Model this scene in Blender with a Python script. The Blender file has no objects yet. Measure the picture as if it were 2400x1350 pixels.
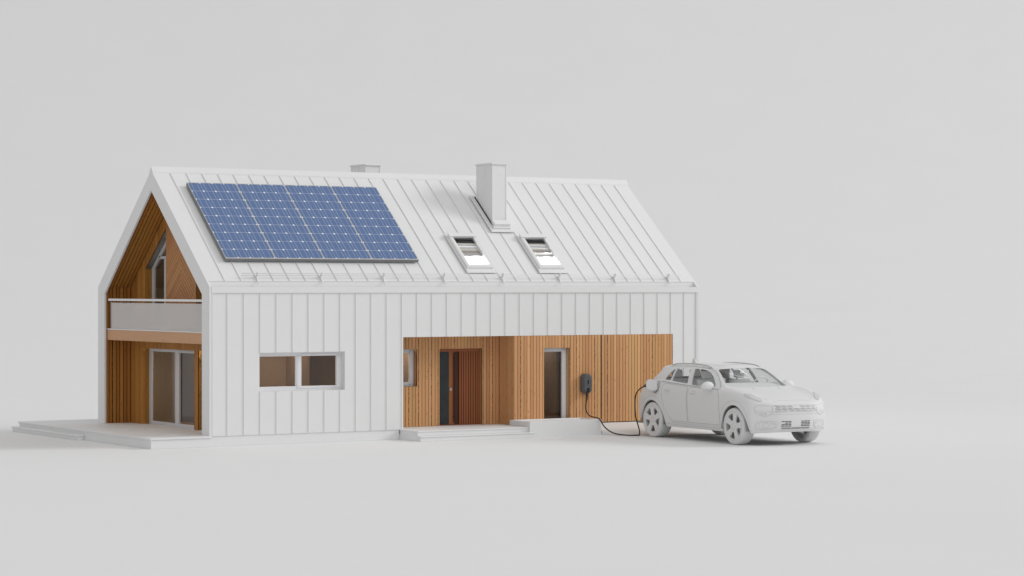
import bpy, bmesh, math, random
from mathutils import Vector, Matrix
from mathutils.bvhtree import BVHTree
random.seed(7)
R = math.radians
scn = bpy.context.scene
col = scn.collection

# ------------------------------------------------------------------ materials
def new_mat(name):
    m = bpy.data.materials.new(name); m.use_nodes = True
    nt = m.node_tree
    return m, nt, nt.nodes['Principled BSDF']

def plain(name, rgb, rough=.5, metal=0., var=.03, scale=6., spec=.35):
    m, nt, b = new_mat(name)
    tc = nt.nodes.new('ShaderNodeTexCoord'); nz = nt.nodes.new('ShaderNodeTexNoise')
    nz.inputs['Scale'].default_value = scale; nz.inputs['Detail'].default_value = 4
    nt.links.new(tc.outputs['Object'], nz.inputs['Vector'])
    cr = nt.nodes.new('ShaderNodeValToRGB')
    cr.color_ramp.elements[0].position = .3; cr.color_ramp.elements[1].position = .7
    cr.color_ramp.elements[0].color = (*[c*(1-var) for c in rgb], 1)
    cr.color_ramp.elements[1].color = (*[min(1, c*(1+var)) for c in rgb], 1)
    nt.links.new(nz.outputs['Fac'], cr.inputs['Fac'])
    nt.links.new(cr.outputs['Color'], b.inputs['Base Color'])
    b.inputs['Roughness'].default_value = rough
    b.inputs['Metallic'].default_value = metal
    b.inputs['Specular IOR Level'].default_value = spec
    return m

def wood(name, c0, c1, knots=.6, rough=.55, dots=True):
    """boards: UV x runs along the board in metres, UV y across it (0..1); each board is a mesh island"""
    m, nt, b = new_mat(name); N = nt.nodes; Lk = nt.links
    uv = N.new('ShaderNodeUVMap'); geo = N.new('ShaderNodeNewGeometry')
    sep = N.new('ShaderNodeSeparateXYZ'); Lk.new(uv.outputs['UV'], sep.inputs[0])
    rnd = geo.outputs['Random Per Island']
    def math_(op, a, bb=None, v=None):
        n = N.new('ShaderNodeMath'); n.operation = op
        Lk.new(a, n.inputs[0])
        if bb is not None: Lk.new(bb, n.inputs[1])
        if v is not None: n.inputs[1].default_value = v
        return n.outputs[0]
    rs = math_('MULTIPLY', rnd, v=61.)
    comb = N.new('ShaderNodeCombineXYZ')
    Lk.new(math_('MULTIPLY', sep.outputs[0], v=1.1), comb.inputs[0])
    Lk.new(math_('MULTIPLY', sep.outputs[1], v=3.2), comb.inputs[1]); Lk.new(rs, comb.inputs[2])
    n1 = N.new('ShaderNodeTexNoise'); n1.inputs['Scale'].default_value = 2.2; n1.inputs['Detail'].default_value = 6
    n1.inputs['Roughness'].default_value = .62; n1.inputs['Distortion'].default_value = .5
    Lk.new(comb.outputs[0], n1.inputs['Vector'])
    grain = N.new('ShaderNodeMix'); grain.data_type = 'RGBA'
    grain.inputs[6].default_value = (*c0, 1); grain.inputs[7].default_value = (*c1, 1)
    f = math_('ADD', math_('MULTIPLY', n1.outputs['Fac'], v=.75), math_('MULTIPLY', rnd, v=.48))
    f = math_('SUBTRACT', f, v=.15)
    n = N.new('ShaderNodeClamp'); Lk.new(f, n.inputs[0]); Lk.new(n.outputs[0], grain.inputs[0])
    # hue wander between reddish and honey boards
    r2 = math_('FRACT', math_('MULTIPLY', rnd, v=37.7))
    hs = N.new('ShaderNodeHueSaturation')
    Lk.new(math_('ADD', math_('MULTIPLY', r2, v=.014), v=.493), hs.inputs['Hue'])
    r3 = math_('FRACT', math_('MULTIPLY', rnd, v=91.3))
    Lk.new(math_('ADD', math_('MULTIPLY', r3, v=.17), v=.92), hs.inputs['Value'])
    Lk.new(grain.outputs[2], hs.inputs['Color'])
    # knots: sparse small dark spots
    ck = N.new('ShaderNodeCombineXYZ')
    Lk.new(math_('MULTIPLY', sep.outputs[0], v=1.6), ck.inputs[0]); Lk.new(math_('MULTIPLY', sep.outputs[1], v=.55), ck.inputs[1]); Lk.new(rs, ck.inputs[2])
    vo = N.new('ShaderNodeTexVoronoi'); vo.inputs['Scale'].default_value = 1.6
    Lk.new(ck.outputs[0], vo.inputs['Vector'])
    kr = N.new('ShaderNodeMapRange'); kr.inputs[1].default_value = .05; kr.inputs[2].default_value = .16
    kr.inputs[3].default_value = knots; kr.inputs[4].default_value = 0.
    Lk.new(vo.outputs['Distance'], kr.inputs[0])
    mk = N.new('ShaderNodeMix'); mk.data_type = 'RGBA'; Lk.new(kr.outputs[0], mk.inputs[0])
    Lk.new(hs.outputs['Color'], mk.inputs[6]); mk.inputs[7].default_value = (c0[0]*.42, c0[1]*.34, c0[2]*.28, 1)
    out = mk.outputs[2]
    if dots:
        # ragged dark joint on a few boards
        edge = math_('GREATER_THAN', sep.outputs[1], v=.88)
        pick = math_('GREATER_THAN', math_('FRACT', math_('MULTIPLY', rnd, v=173.1)), v=.80)
        nd = N.new('ShaderNodeTexNoise'); nd.noise_dimensions = '2D'; nd.inputs['Scale'].default_value = 14.; nd.inputs['Detail'].default_value = 2
        cd = N.new('ShaderNodeCombineXYZ'); Lk.new(sep.outputs[0], cd.inputs[0]); Lk.new(rs, cd.inputs[1])
        Lk.new(cd.outputs[0], nd.inputs['Vector'])
        dn = math_('GREATER_THAN', nd.outputs['Fac'], v=.47)
        fac = math_('MULTIPLY', math_('MULTIPLY', edge, pick), dn)
        md = N.new('ShaderNodeMix'); md.data_type = 'RGBA'; Lk.new(fac, md.inputs[0])
        Lk.new(out, md.inputs[6]); md.inputs[7].default_value = (.03, .018, .01, 1)
        out = md.outputs[2]
    Lk.new(out, b.inputs['Base Color'])
    b.inputs['Roughness'].default_value = rough; b.inputs['Specular IOR Level'].default_value = .25
    return m

def glass(name, tint, gloss=(.9, .9, .9), refl=1.0):
    m = bpy.data.materials.new(name); m.use_nodes = True; nt = m.node_tree; nt.nodes.clear()
    o = nt.nodes.new('ShaderNodeOutputMaterial'); mx = nt.nodes.new('ShaderNodeMixShader')
    tr = nt.nodes.new('ShaderNodeBsdfTransparent'); gl = nt.nodes.new('ShaderNodeBsdfGlossy')
    geo = nt.nodes.new('ShaderNodeNewGeometry'); dt = nt.nodes.new('ShaderNodeVectorMath'); dt.operation = 'DOT_PRODUCT'
    nt.links.new(geo.outputs['Normal'], dt.inputs[0]); nt.links.new(geo.outputs['Incoming'], dt.inputs[1])
    def M(op, x, v, v2=None):
        n = nt.nodes.new('ShaderNodeMath'); n.operation = op
        if op == 'SUBTRACT': n.inputs[0].default_value = v; nt.links.new(x, n.inputs[1])
        else:
            nt.links.new(x, n.inputs[0]); n.inputs[1].default_value = v
            if v2 is not None: n.inputs[2].default_value = v2
        return n.outputs[0]
    # both faces of the thin pane reflect the same: Schlick on |N.I|
    fr = M('MULTIPLY_ADD', M('POWER', M('SUBTRACT', M('ABSOLUTE', dt.outputs['Value'], 0), 1.), 5.), .95, .05)
    ml = nt.nodes.new('ShaderNodeMath'); ml.operation = 'MULTIPLY'; ml.inputs[1].default_value = refl
    nt.links.new(fr, ml.inputs[0])
    tr.inputs['Color'].default_value = (*tint, 1); gl.inputs['Color'].default_value = (*gloss, 1)
    gl.inputs['Roughness'].default_value = .03
    nt.links.new(ml.outputs[0], mx.inputs[0])
    nt.links.new(tr.outputs[0], mx.inputs[1]); nt.links.new(gl.outputs[0], mx.inputs[2]); nt.links.new(mx.outputs[0], o.inputs['Surface'])
    return m

def frosted(name, rgb, fac):
    m = bpy.data.materials.new(name); m.use_nodes = True; nt = m.node_tree; nt.nodes.clear()
    o = nt.nodes.new('ShaderNodeOutputMaterial'); mx = nt.nodes.new('ShaderNodeMixShader'); m2 = nt.nodes.new('ShaderNodeMixShader')
    tr = nt.nodes.new('ShaderNodeBsdfTransparent'); df = nt.nodes.new('ShaderNodeBsdfDiffuse'); tl = nt.nodes.new('ShaderNodeBsdfTranslucent')
    df.inputs['Color'].default_value = (*rgb, 1); tl.inputs['Color'].default_value = (*rgb, 1)
    mx.inputs[0].default_value = fac; m2.inputs[0].default_value = .25
    nt.links.new(df.outputs[0], m2.inputs[1]); nt.links.new(tl.outputs[0], m2.inputs[2])
    nt.links.new(tr.outputs[0], mx.inputs[1]); nt.links.new(m2.outputs[0], mx.inputs[2]); nt.links.new(mx.outputs[0], o.inputs['Surface'])
    return m

WHITE = plain('white_coating', (.80, .80, .80), .55, var=.008, scale=1.5)
SEAMW = plain('seam_shaded_white', (.74, .74, .74), .55, var=.008, scale=1.5)  # the wall white, greyed a little: seam shading put into the colour
FLOORM = plain('studio_floor_white', (.825, .825, .825), .85, var=.006, scale=.2, spec=.1)
CARW = plain('car_clay_white', (.765, .765, .765), .45, var=.006, scale=2., spec=.4)
TYREW = plain('tyre_clay', (.72, .72, .72), .7, var=.02)
FRAMEW = plain('window_frame_white', (.78, .78, .80), .4, var=.01)
GREYF = plain('window_frame_grey', (.66, .65, .66), .4, var=.01)
ALU = plain('aluminium', (.50, .51, .53), .45, metal=.0, var=.03)
ALUD = plain('aluminium_shaded_side', (.20, .205, .215), .45, var=.05)  # frame sides: their shade is put into a darker aluminium
DARK = plain('joint_black', (.012, .010, .008), .9, var=.1)
GREYD = plain('seam_grey', (.34, .34, .34), .8, var=.02)
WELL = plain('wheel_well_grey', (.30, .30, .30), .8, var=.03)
CHARG = plain('charger_grey', (.105, .108, .115), .5, var=.06, scale=30)
BLACK = plain('rubber_black', (.012, .012, .014), .45, var=.1)
SLOT = plain('slot_black', (.006, .006, .007), .3, var=.1)
METAL = plain('lock_steel', (.62, .62, .62), .3, metal=.6, var=.03)
DOORD = plain('door_dark_panel', (.030, .034, .038), .35, var=.2, scale=4)
BROWNW = plain('interior_wall_brown', (.40, .31, .235), .8, var=.03)
GREYW = plain('interior_wall_grey', (.70, .68, .66), .8, var=.01)
IFLOOR = plain('interior_floor_oak', (.62, .47, .34), .5, var=.06, scale=3)
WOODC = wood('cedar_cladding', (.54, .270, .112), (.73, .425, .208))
WOODR = wood('cedar_cladding_shaded', (.36, .150, .028), (.56, .275, .070))  # same cedar, darker: shade and wood bounce of the recess put into colour
WOODB = wood('cedar_beam', (.50, .265, .150), (.57, .325, .190), knots=.7, dots=False)
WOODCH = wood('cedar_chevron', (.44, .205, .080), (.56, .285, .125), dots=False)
WOODD = wood('door_wood', (.26, .088, .034), (.34, .125, .052), knots=.1, dots=False)
GLASS = glass('window_glass', (.70, .62, .53), refl=1.1)
GLASSB = glass('window_glass_clear', (.93, .93, .93), refl=.6)
CARGL = glass('car_glass', (.90, .91, .91), refl=.8)
FROST = frosted('frosted_glass', (.93, .925, .92), .54)

def solar_mat():
    """one panel, UV in cell units: 4 across (x), 9 along (y)"""
    m, nt, b = new_mat('solar_cells'); N = nt.nodes; Lk = nt.links
    uv = N.new('ShaderNodeUVMap'); sep = N.new('ShaderNodeSeparateXYZ'); Lk.new(uv.outputs[0], sep.inputs[0])
    def M(op, a, v=None, b2=None):
        n = N.new('ShaderNodeMath'); n.operation = op
        Lk.new(a, n.inputs[0])
        if b2 is not None: Lk.new(b2, n.inputs[1])
        elif v is not None: n.inputs[1].default_value = v
        return n.outputs[0]
    fx = M('FRACT', sep.outputs[0]); fy = M('FRACT', sep.outputs[1])
    ax = M('ABSOLUTE', M('SUBTRACT', fx, .5)); ay = M('ABSOLUTE', M('SUBTRACT', fy, .5))
    gx = M('GREATER_THAN', ax, .490); gy = M('GREATER_THAN', ay, .484)
    corner = M('GREATER_THAN', M('ADD', ax, b2=ay), .895)
    bus1 = M('LESS_THAN', M('ABSOLUTE', M('SUBTRACT', fx, .27)), .012)
    bus2 = M('LESS_THAN', M('ABSOLUTE', M('SUBTRACT', fx, .73)), .012)
    line = M('MAXIMUM', M('MAXIMUM', gx, b2=gy), b2=M('MAXIMUM', bus1, b2=bus2))
    nz = N.new('ShaderNodeTexNoise'); nz.inputs['Scale'].default_value = .8; Lk.new(uv.outputs[0], nz.inputs['Vector'])
    blue = N.new('ShaderNodeMix'); blue.data_type = 'RGBA'; Lk.new(nz.outputs['Fac'], blue.inputs[0])
    blue.inputs[6].default_value = (.108, .172, .335, 1); blue.inputs[7].default_value = (.130, .200, .375, 1)
    m1 = N.new('ShaderNodeMix'); m1.data_type = 'RGBA'; Lk.new(M('MULTIPLY', line, .7), m1.inputs[0])
    Lk.new(blue.outputs[2], m1.inputs[6]); m1.inputs[7].default_value = (.60, .66, .76, 1)
    m2 = N.new('ShaderNodeMix'); m2.data_type = 'RGBA'; Lk.new(corner, m2.inputs[0])
    Lk.new(m1.outputs[2], m2.inputs[6]); m2.inputs[7].default_value = (.86, .88, .92, 1)
    Lk.new(m2.outputs[2], b.inputs['Base Color'])
    b.inputs['Roughness'].default_value = .38; b.inputs['Specular IOR Level'].default_value = .2
    return m
SOLAR = solar_mat()

# ------------------------------------------------------------------ mesh helpers
class MB:
    def __init__(s):
        s.bm = bmesh.new(); s.uv = s.bm.loops.layers.uv.new('UVMap'); s.mi = 0
    def hexa(s, p, uvs=None):
        """p: 8 points, bottom 4 then top 4, both counter-clockwise"""
        v = [s.bm.verts.new(Vector(q)) for q in p]
        for idx in ((3,2,1,0),(4,5,6,7),(0,1,5,4),(1,2,6,5),(2,3,7,6),(3,0,4,7)):
            f = s.bm.faces.new([v[i] for i in idx]); f.material_index = s.mi
            if uvs:
                for lp, i in zip(f.loops, idx): lp[s.uv].uv = uvs[i]
    def box(s, x0, x1, y0, y1, z0, z1):
        s.hexa([(x0,y0,z0),(x1,y0,z0),(x1,y1,z0),(x0,y1,z0),(x0,y0,z1),(x1,y0,z1),(x1,y1,z1),(x0,y1,z1)])
    def mbox(s, P, a0, a1, b0, b1, c0, c1):
        """box in a mapped frame P(a,b,c)"""
        s.hexa([P(a0,b0,c0),P(a1,b0,c0),P(a1,b1,c0),P(a0,b1,c0),P(a0,b0,c1),P(a1,b0,c1),P(a1,b1,c1),P(a0,b1,c1)])
    def sheet(s, P, poly, d):
        s.bm.faces.new([s.bm.verts.new(Vector(P(a, l, d))) for a, l in poly])
    def msheet(s, P, a0, a1, b0, b1, c):
        s.sheet(P, [(a0,b0),(a1,b0),(a1,b1),(a0,b1)], c)
    def prism(s, poly, P, d0, d1, uvf=None):
        """extrude polygon poly [(a,l)] through P(a,l,d)"""
        A = [s.bm.verts.new(Vector(P(a,l,d0))) for a,l in poly]; B = [s.bm.verts.new(Vector(P(a,l,d1))) for a,l in poly]
        n = len(poly); fs = [(s.bm.faces.new(A[::-1]), list(range(n))[::-1]), (s.bm.faces.new(B), list(range(n)))]
        for i in range(n):
            j = (i+1) % n
            fs.append((s.bm.faces.new([A[i],A[j],B[j],B[i]]), [i,j,j,i]))
        for f, idx in fs:
            f.material_index = s.mi
            if uvf:
                for lp, i in zip(f.loops, idx): lp[s.uv].uv = uvf(*poly[i])
    def tube(s, pts, r, seg=8, cap=True):
        pts = [Vector(p) for p in pts]; rings = []
        up = None
        for i, p in enumerate(pts):
            t = (pts[min(i+1,len(pts)-1)] - pts[max(i-1,0)])
            if t.length < 1e-9: t = Vector((0,0,1))
            t.normalize()
            if up is None:
                up = Vector((0,0,1)) if abs(t.z) < .9 else Vector((1,0,0))
            sd = t.cross(up)
            if sd.length < 1e-4: sd = t.cross(Vector((0,1,0)))
            sd.normalize(); up = sd.cross(t).normalized()
            rr = r[i] if isinstance(r, (list, tuple)) else r
            rings.append([s.bm.verts.new(p + (sd*math.cos(2*math.pi*k/seg) + up*math.sin(2*math.pi*k/seg))*rr) for k in range(seg)])
        for a, b in zip(rings, rings[1:]):
            for k in range(seg):
                f = s.bm.faces.new([a[k], a[(k+1)%seg], b[(k+1)%seg], b[k]]); f.smooth = True; f.material_index = s.mi
        if cap:
            s.bm.faces.new(rings[0]); s.bm.faces.new(rings[-1][::-1])
    def lathe(s, prof, P, seg=48, smooth=True, close=False):
        """prof [(r,h)], P(x,y,h)"""
        rings = [[s.bm.verts.new(Vector(P(r*math.cos(2*math.pi*k/seg), r*math.sin(2*math.pi*k/seg), h))) for k in range(seg)] for r, h in prof]
        pr = list(zip(rings, rings[1:])) + ([(rings[-1], rings[0])] if close else [])
        for a, b in pr:
            for k in range(seg):
                f = s.bm.faces.new([a[k], a[(k+1)%seg], b[(k+1)%seg], b[k]]); f.smooth = smooth; f.material_index = s.mi

def link(o, parent=None):
    col.objects.link(o)
    if parent is not None: o.parent = parent
    return o
def obj(name, mb, mats, parent=None, bevel=0., seg=2, recalc=True, smooth=False):
    bm = mb.bm if isinstance(mb, MB) else mb
    if recalc: bmesh.ops.recalc_face_normals(bm, faces=bm.faces[:])
    me = bpy.data.meshes.new(name); bm.to_mesh(me); bm.free()
    for m in (mats if isinstance(mats, (list, tuple)) else [mats]): me.materials.append(m)
    if smooth:
        for p in me.polygons: p.use_smooth = True
    o = link(bpy.data.objects.new(name, me), parent)
    if bevel:
        b = o.modifiers.new('bevel', 'BEVEL'); b.width = bevel; b.segments = seg; b.limit_method = 'ANGLE'; b.angle_limit = R(40)
        b.harden_normals = False
    return o
def tag(o, label=None, cat=None, group=None, kind=None):
    if label: o['label'] = label
    if cat: o['category'] = cat
    if group: o['group'] = group
    if kind: o['kind'] = kind
    return o
def thing(name, label, cat, loc=(0,0,0), rz=0., group=None):
    o = link(bpy.data.objects.new(name, None)); o.location = loc; o.rotation_euler = (0,0,rz); o.empty_display_size = .2
    return tag(o, label, cat, group)

def clip(poly, n, c):
    """keep n.p <= c"""
    out = []
    for i in range(len(poly)):
        p, q = poly[i], poly[(i+1) % len(poly)]
        dp, dq = n[0]*p[0]+n[1]*p[1]-c, n[0]*q[0]+n[1]*q[1]-c
        if dp <= 0: out.append(p)
        if dp*dq < 0:
            t = dp/(dp-dq); out.append((p[0]+(q[0]-p[0])*t, p[1]+(q[1]-p[1])*t))
    return out

def planks(mb, P, a0, a1, lo, hi, w=.1075, gap=.013, t=.03, holes=(), halfplanes=()):
    """boards across a (a0..a1), running along l (lo..hi); holes = rectangles (a0,a1,l0,l1) cut out"""
    n = max(1, round((a1-a0)/w)); w = (a1-a0)/n
    for i in range(n):
        p0, p1 = a0+i*w+gap/2, a0+(i+1)*w-gap/2
        cuts = sorted({p0, p1, *[h for hh in holes for h in hh[:2] if p0 < h < p1]})
        for q0, q1 in zip(cuts, cuts[1:]):
            if q1-q0 < .004: continue
            m = (q0+q1)/2
            spans = [(lo, hi)]
            for h in holes:
                if h[0] < m < h[1]:
                    ns = []
                    for s0, s1 in spans:
                        if h[2] > s0: ns.append((s0, min(s1, h[2])))
                        if h[3] < s1: ns.append((max(s0, h[3]), s1))
                    spans = ns
            off = random.random()*20
            for s0, s1 in spans:
                if s1-s0 < .004: continue
                poly = [(q0,s0),(q1,s0),(q1,s1),(q0,s1)]
                for hn, hc in halfplanes:
                    poly = clip(poly, hn, hc)
                    if len(poly) < 3: break
                if len(poly) >= 3:
                    mb.prism(poly, P, -t, 0, lambda a, l: (l+off, (a-p0)/(p1-p0)))

# ------------------------------------------------------------------ camera
YAW = 57.79628
cam = bpy.data.cameras.new('camera'); co = link(bpy.data.objects.new('camera', cam)); scn.camera = co
co.location = (-27.28543, -58.32401, 4.2); co.rotation_euler = (R(90), 0, R(YAW-90))
cam.lens = 85; cam.sensor_width = 36; cam.clip_start = .5; cam.clip_end = 1000

# ------------------------------------------------------------------ studio: floor sweeping up into the backdrop
def studio():
    mb = MB(); cx, cy = -27.28543, -58.32401
    f = Vector((math.cos(R(YAW)), math.sin(R(YAW)), 0)); r = Vector((math.sin(R(YAW)), -math.cos(R(YAW)), 0))
    prof = [(-60, 0)] + [(18.5*i, 0) for i in range(0, 8)]
    rad = 125; d0 = 130
    for k in range(1, 25):
        a = math.pi/2*k/24; prof.append((d0+rad*math.sin(a), rad*(1-math.cos(a))))
    prof += [(d0+rad, rad+60)]
    rows = []
    for d, h in prof:
        rows.append([mb.bm.verts.new(Vector((cx, cy, 0)) + f*d + r*s + Vector((0,0,h))) for s in (-190, -60, 0, 60, 190)])
    for a, b in zip(rows, rows[1:]):
        for k in range(4):
            fc = mb.bm.faces.new([a[k], a[k+1], b[k+1], b[k]]); fc.smooth = True
    o = obj('floor', mb, FLOORM); tag(o, kind='structure')
studio()

# ------------------------------------------------------------------ house
W, L, HE, SL = 7.585, 16.06, 4.232, .855
TH = math.atan(SL); CT, ST = math.cos(TH), math.sin(TH)
ZF = .285                                   # floor level
def roofP(x, s, n): return (x, s*CT - n*ST, HE + s*ST + n*CT)
def roofN(x, s, n): y = W-(s*CT - n*ST); return (x, y, HE + s*ST + n*CT)
SR = W/2/CT
house = thing('house', 'white gabled house with ribbed metal cladding and a tall pitched roof', 'house')
P_front = lambda Y0: (lambda a, l, d: (a, Y0-d, l))
P_left = lambda X0: (lambda a, l, d: (X0-d, a, l))       # faces -X

# long wall cladding ------------------------------------------------
mb = MB()
wx0, wx1, wz0, wz1 = 1.481, 4.068, 1.421, 2.465
px0, px1, pz1 = 5.90, 15.125, 2.835
y0, y1 = .03, .25
mb.box(.06, wx0, y0, y1, .274, 4.067); mb.box(wx0, wx1, y0, y1, .274, wz0); mb.box(wx0, wx1, y0, y1, wz1, 4.067)
mb.box(wx1, px0, y0, y1, .274, 4.067); mb.box(px0, px1, y0, .20, pz1, 4.067); mb.box(px1, L-.005, y0, y1, .274, 4.067)
wall = obj('wall', mb, WHITE, house)
mb = MB()
SX = [.526+.4839*i for i in range(33)]
for x in SX:
    if x > 15.9: continue
    spans = [(.276, 4.066)]
    if wx0-.02 < x < wx1: spans = [(.276, wz0), (wz1, 4.066)]
    if px0-.02 < x < px1: spans = [(pz1, 4.066)]
    for s0, s1 in spans: mb.box(x-.0065, x+.0065, .010, .0299, s0, s1)
mb.box(.062, .112, .0, .0299, .276, 4.066)
mb.box(15.97, L-.006, .0, .0299, .276, 4.066)
obj('standing_seams', mb, SEAMW, house)
mb = MB(); mb.box(.0605, L-.0005, -.008, .165, 4.067, 4.231)
obj('eaves_trim', mb, WHITE, house, bevel=.006)
# rear and far walls
mb = MB()
mb.box(1.3, L-.005, W-.25, W-.03, .274, 4.20)
mb.prism([(.251,.275),(W-.251,.275),(W-.251,4.066),(.251,4.066)], P_left(L-.006), -.0, .2); mb.prism([(.3,4.07),(W-.3,4.07),(W/2,4.07+(W/2-.35)*SL)], P_left(L-.062), 0, .1)
obj('rear_wall', mb, WHITE, house)
# plinth
mb = MB(); mb.box(.03, 5.799, .055, .5, 0, .2735); mb.box(12.0, L-.04, .055, .5, 0, .2735); mb.box(.86, L-.04, .502, W-.06, 0, .262)
obj('plinth', mb, WHITE, house, bevel=.006)

# gable frame -------------------------------------------------------
def gable_ring(mb, x0, x1, outer, inner):
    P = lambda a, l, d: (d, a, l)
    for i in range(len(outer)-1):
        mb.prism([outer[i], outer[i+1], inner[i+1], inner[i]], P, x0, x1)
AP = HE + W/2*SL
outer = [(0,.2855),(0,HE),(W/2,AP),(W,HE),(W,.2855)]
inner = [(.477,.2855),(.477,4.035),(W/2+.014,6.915),(7.113,4.035),(7.113,.2855)]
mb = MB(); gable_ring(mb, 0, .058, outer, inner)
bmesh.ops.remove_doubles(mb.bm, verts=mb.bm.verts[:], dist=1e-5)
# drop the internal faces left between the segments of the ring
for f in [f for f in mb.bm.faces if all(len(e.link_faces) > 2 for e in f.edges) ]: pass
obj('gable_frame', mb, WHITE, house)
mb = MB()
P = lambda a, l, d: (d, a, l)
mb.prism([(0,HE),(.3,HE+.3*SL),(.3,4.069),(0,4.069)], P, L-.06, L-.0005)
mb.prism([(.3,4.069),(.3,HE+.3*SL),(W/2,AP),(W,HE),(W,4.069)], P, L-.06, L-.0005)
obj('verge_trim', mb, WHITE, house)

# roof ---------------------------------------------------------------
mb = MB(); s0r = .235
hx = sorted([8.375, 9.095, 10.82, 11.54]); hs0, hs1 = .865, 2.155
mb.mbox(roofP, .0582, L-.0605, s0r, hs0, -.20, 0); mb.mbox(roofP, .0582, L-.0605, hs1, SR, -.20, 0)
for xa, xb_ in ((.0582, hx[0]), (hx[1], hx[2]), (hx[3], L-.0605)): mb.mbox(roofP, xa, xb_, hs0, hs1, -.20, 0)
mb.mbox(roofN, .0582, L-.0605, .0, SR, -.20, 0)
mb.box(.0582, L-.0605, .166, .24, 4.0, 4.10)                # gutter floor
mb.box(.0582, L-.0605, s0r*CT-.0, .30, 4.10, HE+s0r*ST-.02)
roof = obj('roof', mb, WHITE, house)
mb = MB()
for x in SX:
    if x > 15.9: continue
    cuts = [(8.195, 9.205, .562, 2.295), (10.64, 11.65, .562, 2.295), (9.88, 10.67, 2.415, 4.095)]
    spans = [(s0r+.004, SR-.13)]
    for c0, c1, t0, t1 in cuts:
        if c0 < x < c1: spans = [q for p_ in spans for q in ((p_[0], t0), (t1, p_[1]))]
    for t0, t1 in spans: mb.mbox(roofP, x-.006, x+.006, t0, t1, -.01, .022)
    mb.mbox(roofN, x-.012, x+.012, .01, SR-.13, -.01, .034)
o = obj('roof_seams', mb, SEAMW, roof)
mb = MB(); yc = W/2
mb.prism([(yc-.115,AP-.10),(yc-.105,AP-.045),(yc,AP+.105),(yc+.105,AP-.045),(yc+.115,AP-.10)], lambda a, l, d: (d, a, l), -.004, L+.004)
obj('ridge_cap', mb, WHITE, roof)
# snow guard
sg = MB()
RX0, RX1 = 1.011, 15.545
for n_ in (.105, .160):
    sg.tube([roofP(RX0, .345+(n_-.105)*.35, n_), roofP(RX1, .345+(n_-.105)*.35, n_)], .0085, 8)
obj('snow_guard_rail', sg, WHITE, roof)
for i in range(8):
    x = 1.492+1.9414*i
    b = MB()
    b.prism([(.13,.004),(.46,.004),(.46,.03),(.40,.05),(.385,.205),(.36,.215),(.335,.20),(.32,.08),(.22,.035),(.13,.03)], lambda a, l, d: roofP(x+d, a, l), -.016, .016)
    obj('snow_guard_bracket', b, WHITE, roof, bevel=.004)

# chimneys ------------------------------------------------------------
def chimney(x0, x1, y0, y1, zb, zt, base=True):
    mb = MB(); mb.box(x0, x1, y0, y1, zb, zt)
    t = .022
    for (xa, ya) in ((x0, y0), (x1, y0), (x0, y1), (x1, y1)):
        mb.box(xa-.012 if xa == x0 else xa-.02, xa+.02 if xa == x0 else xa+.012, ya-.012 if ya == y0 else ya-.02, ya+.02 if ya == y0 else ya+.012, zb+.01, zt-.003)
    ym = (y0+y1)/2; mb.box(x0-.010, x0+.01, ym-.012, ym+.012, zb+.02, zt-.004)
    c = obj('chimney', mb, WHITE, house, bevel=.004)
    mb = MB(); mb.box(x0-.045, x1+.045, y0-.045, y1+.05, zt, zt+.028); mb.box(x0-.02, x1+.02, y0-.02, y1+.02, zt+.028, zt+.045)
    obj('chimney_cap', mb, WHITE, c, bevel=.004)
    if base:
        f = MB()
        f.mbox(roofP, 9.885, 10.665, 2.42, 4.09, .0355, .060)             # apron plate
        f.mbox(roofP, 9.885, 9.915, 2.45, 4.09, .060, .085); f.mbox(roofP, 9.955, 9.985, 2.50, 4.05, .060, .080)
        f.mbox(roofP, x0-.055, x1+.055, 2.54, 2.66, .060, .115); f.mbox(roofP, x0-.035, x1+.04, 2.60, 2.80, .115, .20)
        f.mbox(roofP, x1+.013, x1+.055, 2.66, 4.0, .060, .12)
        obj('chimney_flashing', f, WHITE, c, bevel=.006)
        g = MB(); g.mbox(roofP, x0-.03, x0-.0125, 2.78, 4.02, .062, .086)
        obj('chimney_joint', g, DARK, c)
chimney(10.054, 10.531, 2.042, 2.923, 5.85, 7.832)
chimney(7.152, 7.642, 4.48, 5.36, 6.05, 7.825, False)

# skylights -----------------------------------------------------------
BANDS1 = [(2.135,2.08,4),(2.08,1.905,0),(1.90,1.828,1),(1.822,1.805,0),(1.80,1.72,2),(1.716,1.665,4),(1.66,1.572,1),(1.568,1.458,3),(1.452,1.33,4)]  # topmost grey strip paints the hood's shade, the rest a reflection
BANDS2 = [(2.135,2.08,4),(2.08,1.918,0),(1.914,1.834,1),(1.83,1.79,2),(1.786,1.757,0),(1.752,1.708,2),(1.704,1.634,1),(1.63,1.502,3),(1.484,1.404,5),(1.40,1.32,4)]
BM = [plain('refl_band_black', (.008, .008, .008), .5), plain('refl_band_beige', (.62, .60, .56), .6), plain('refl_band_white', (.93, .94, .96), .5),  # colours of the bands reflected in the skylight glass, painted on strips
      plain('refl_band_taupe', (.36, .325, .29), .6), plain('refl_band_grey', (.44, .43, .415), .6), plain('refl_band_snow', (.9, .9, .9), .5)]
SNOW = plain('added_shaft_white', (.92, .92, .93), .6, var=.01)
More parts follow.
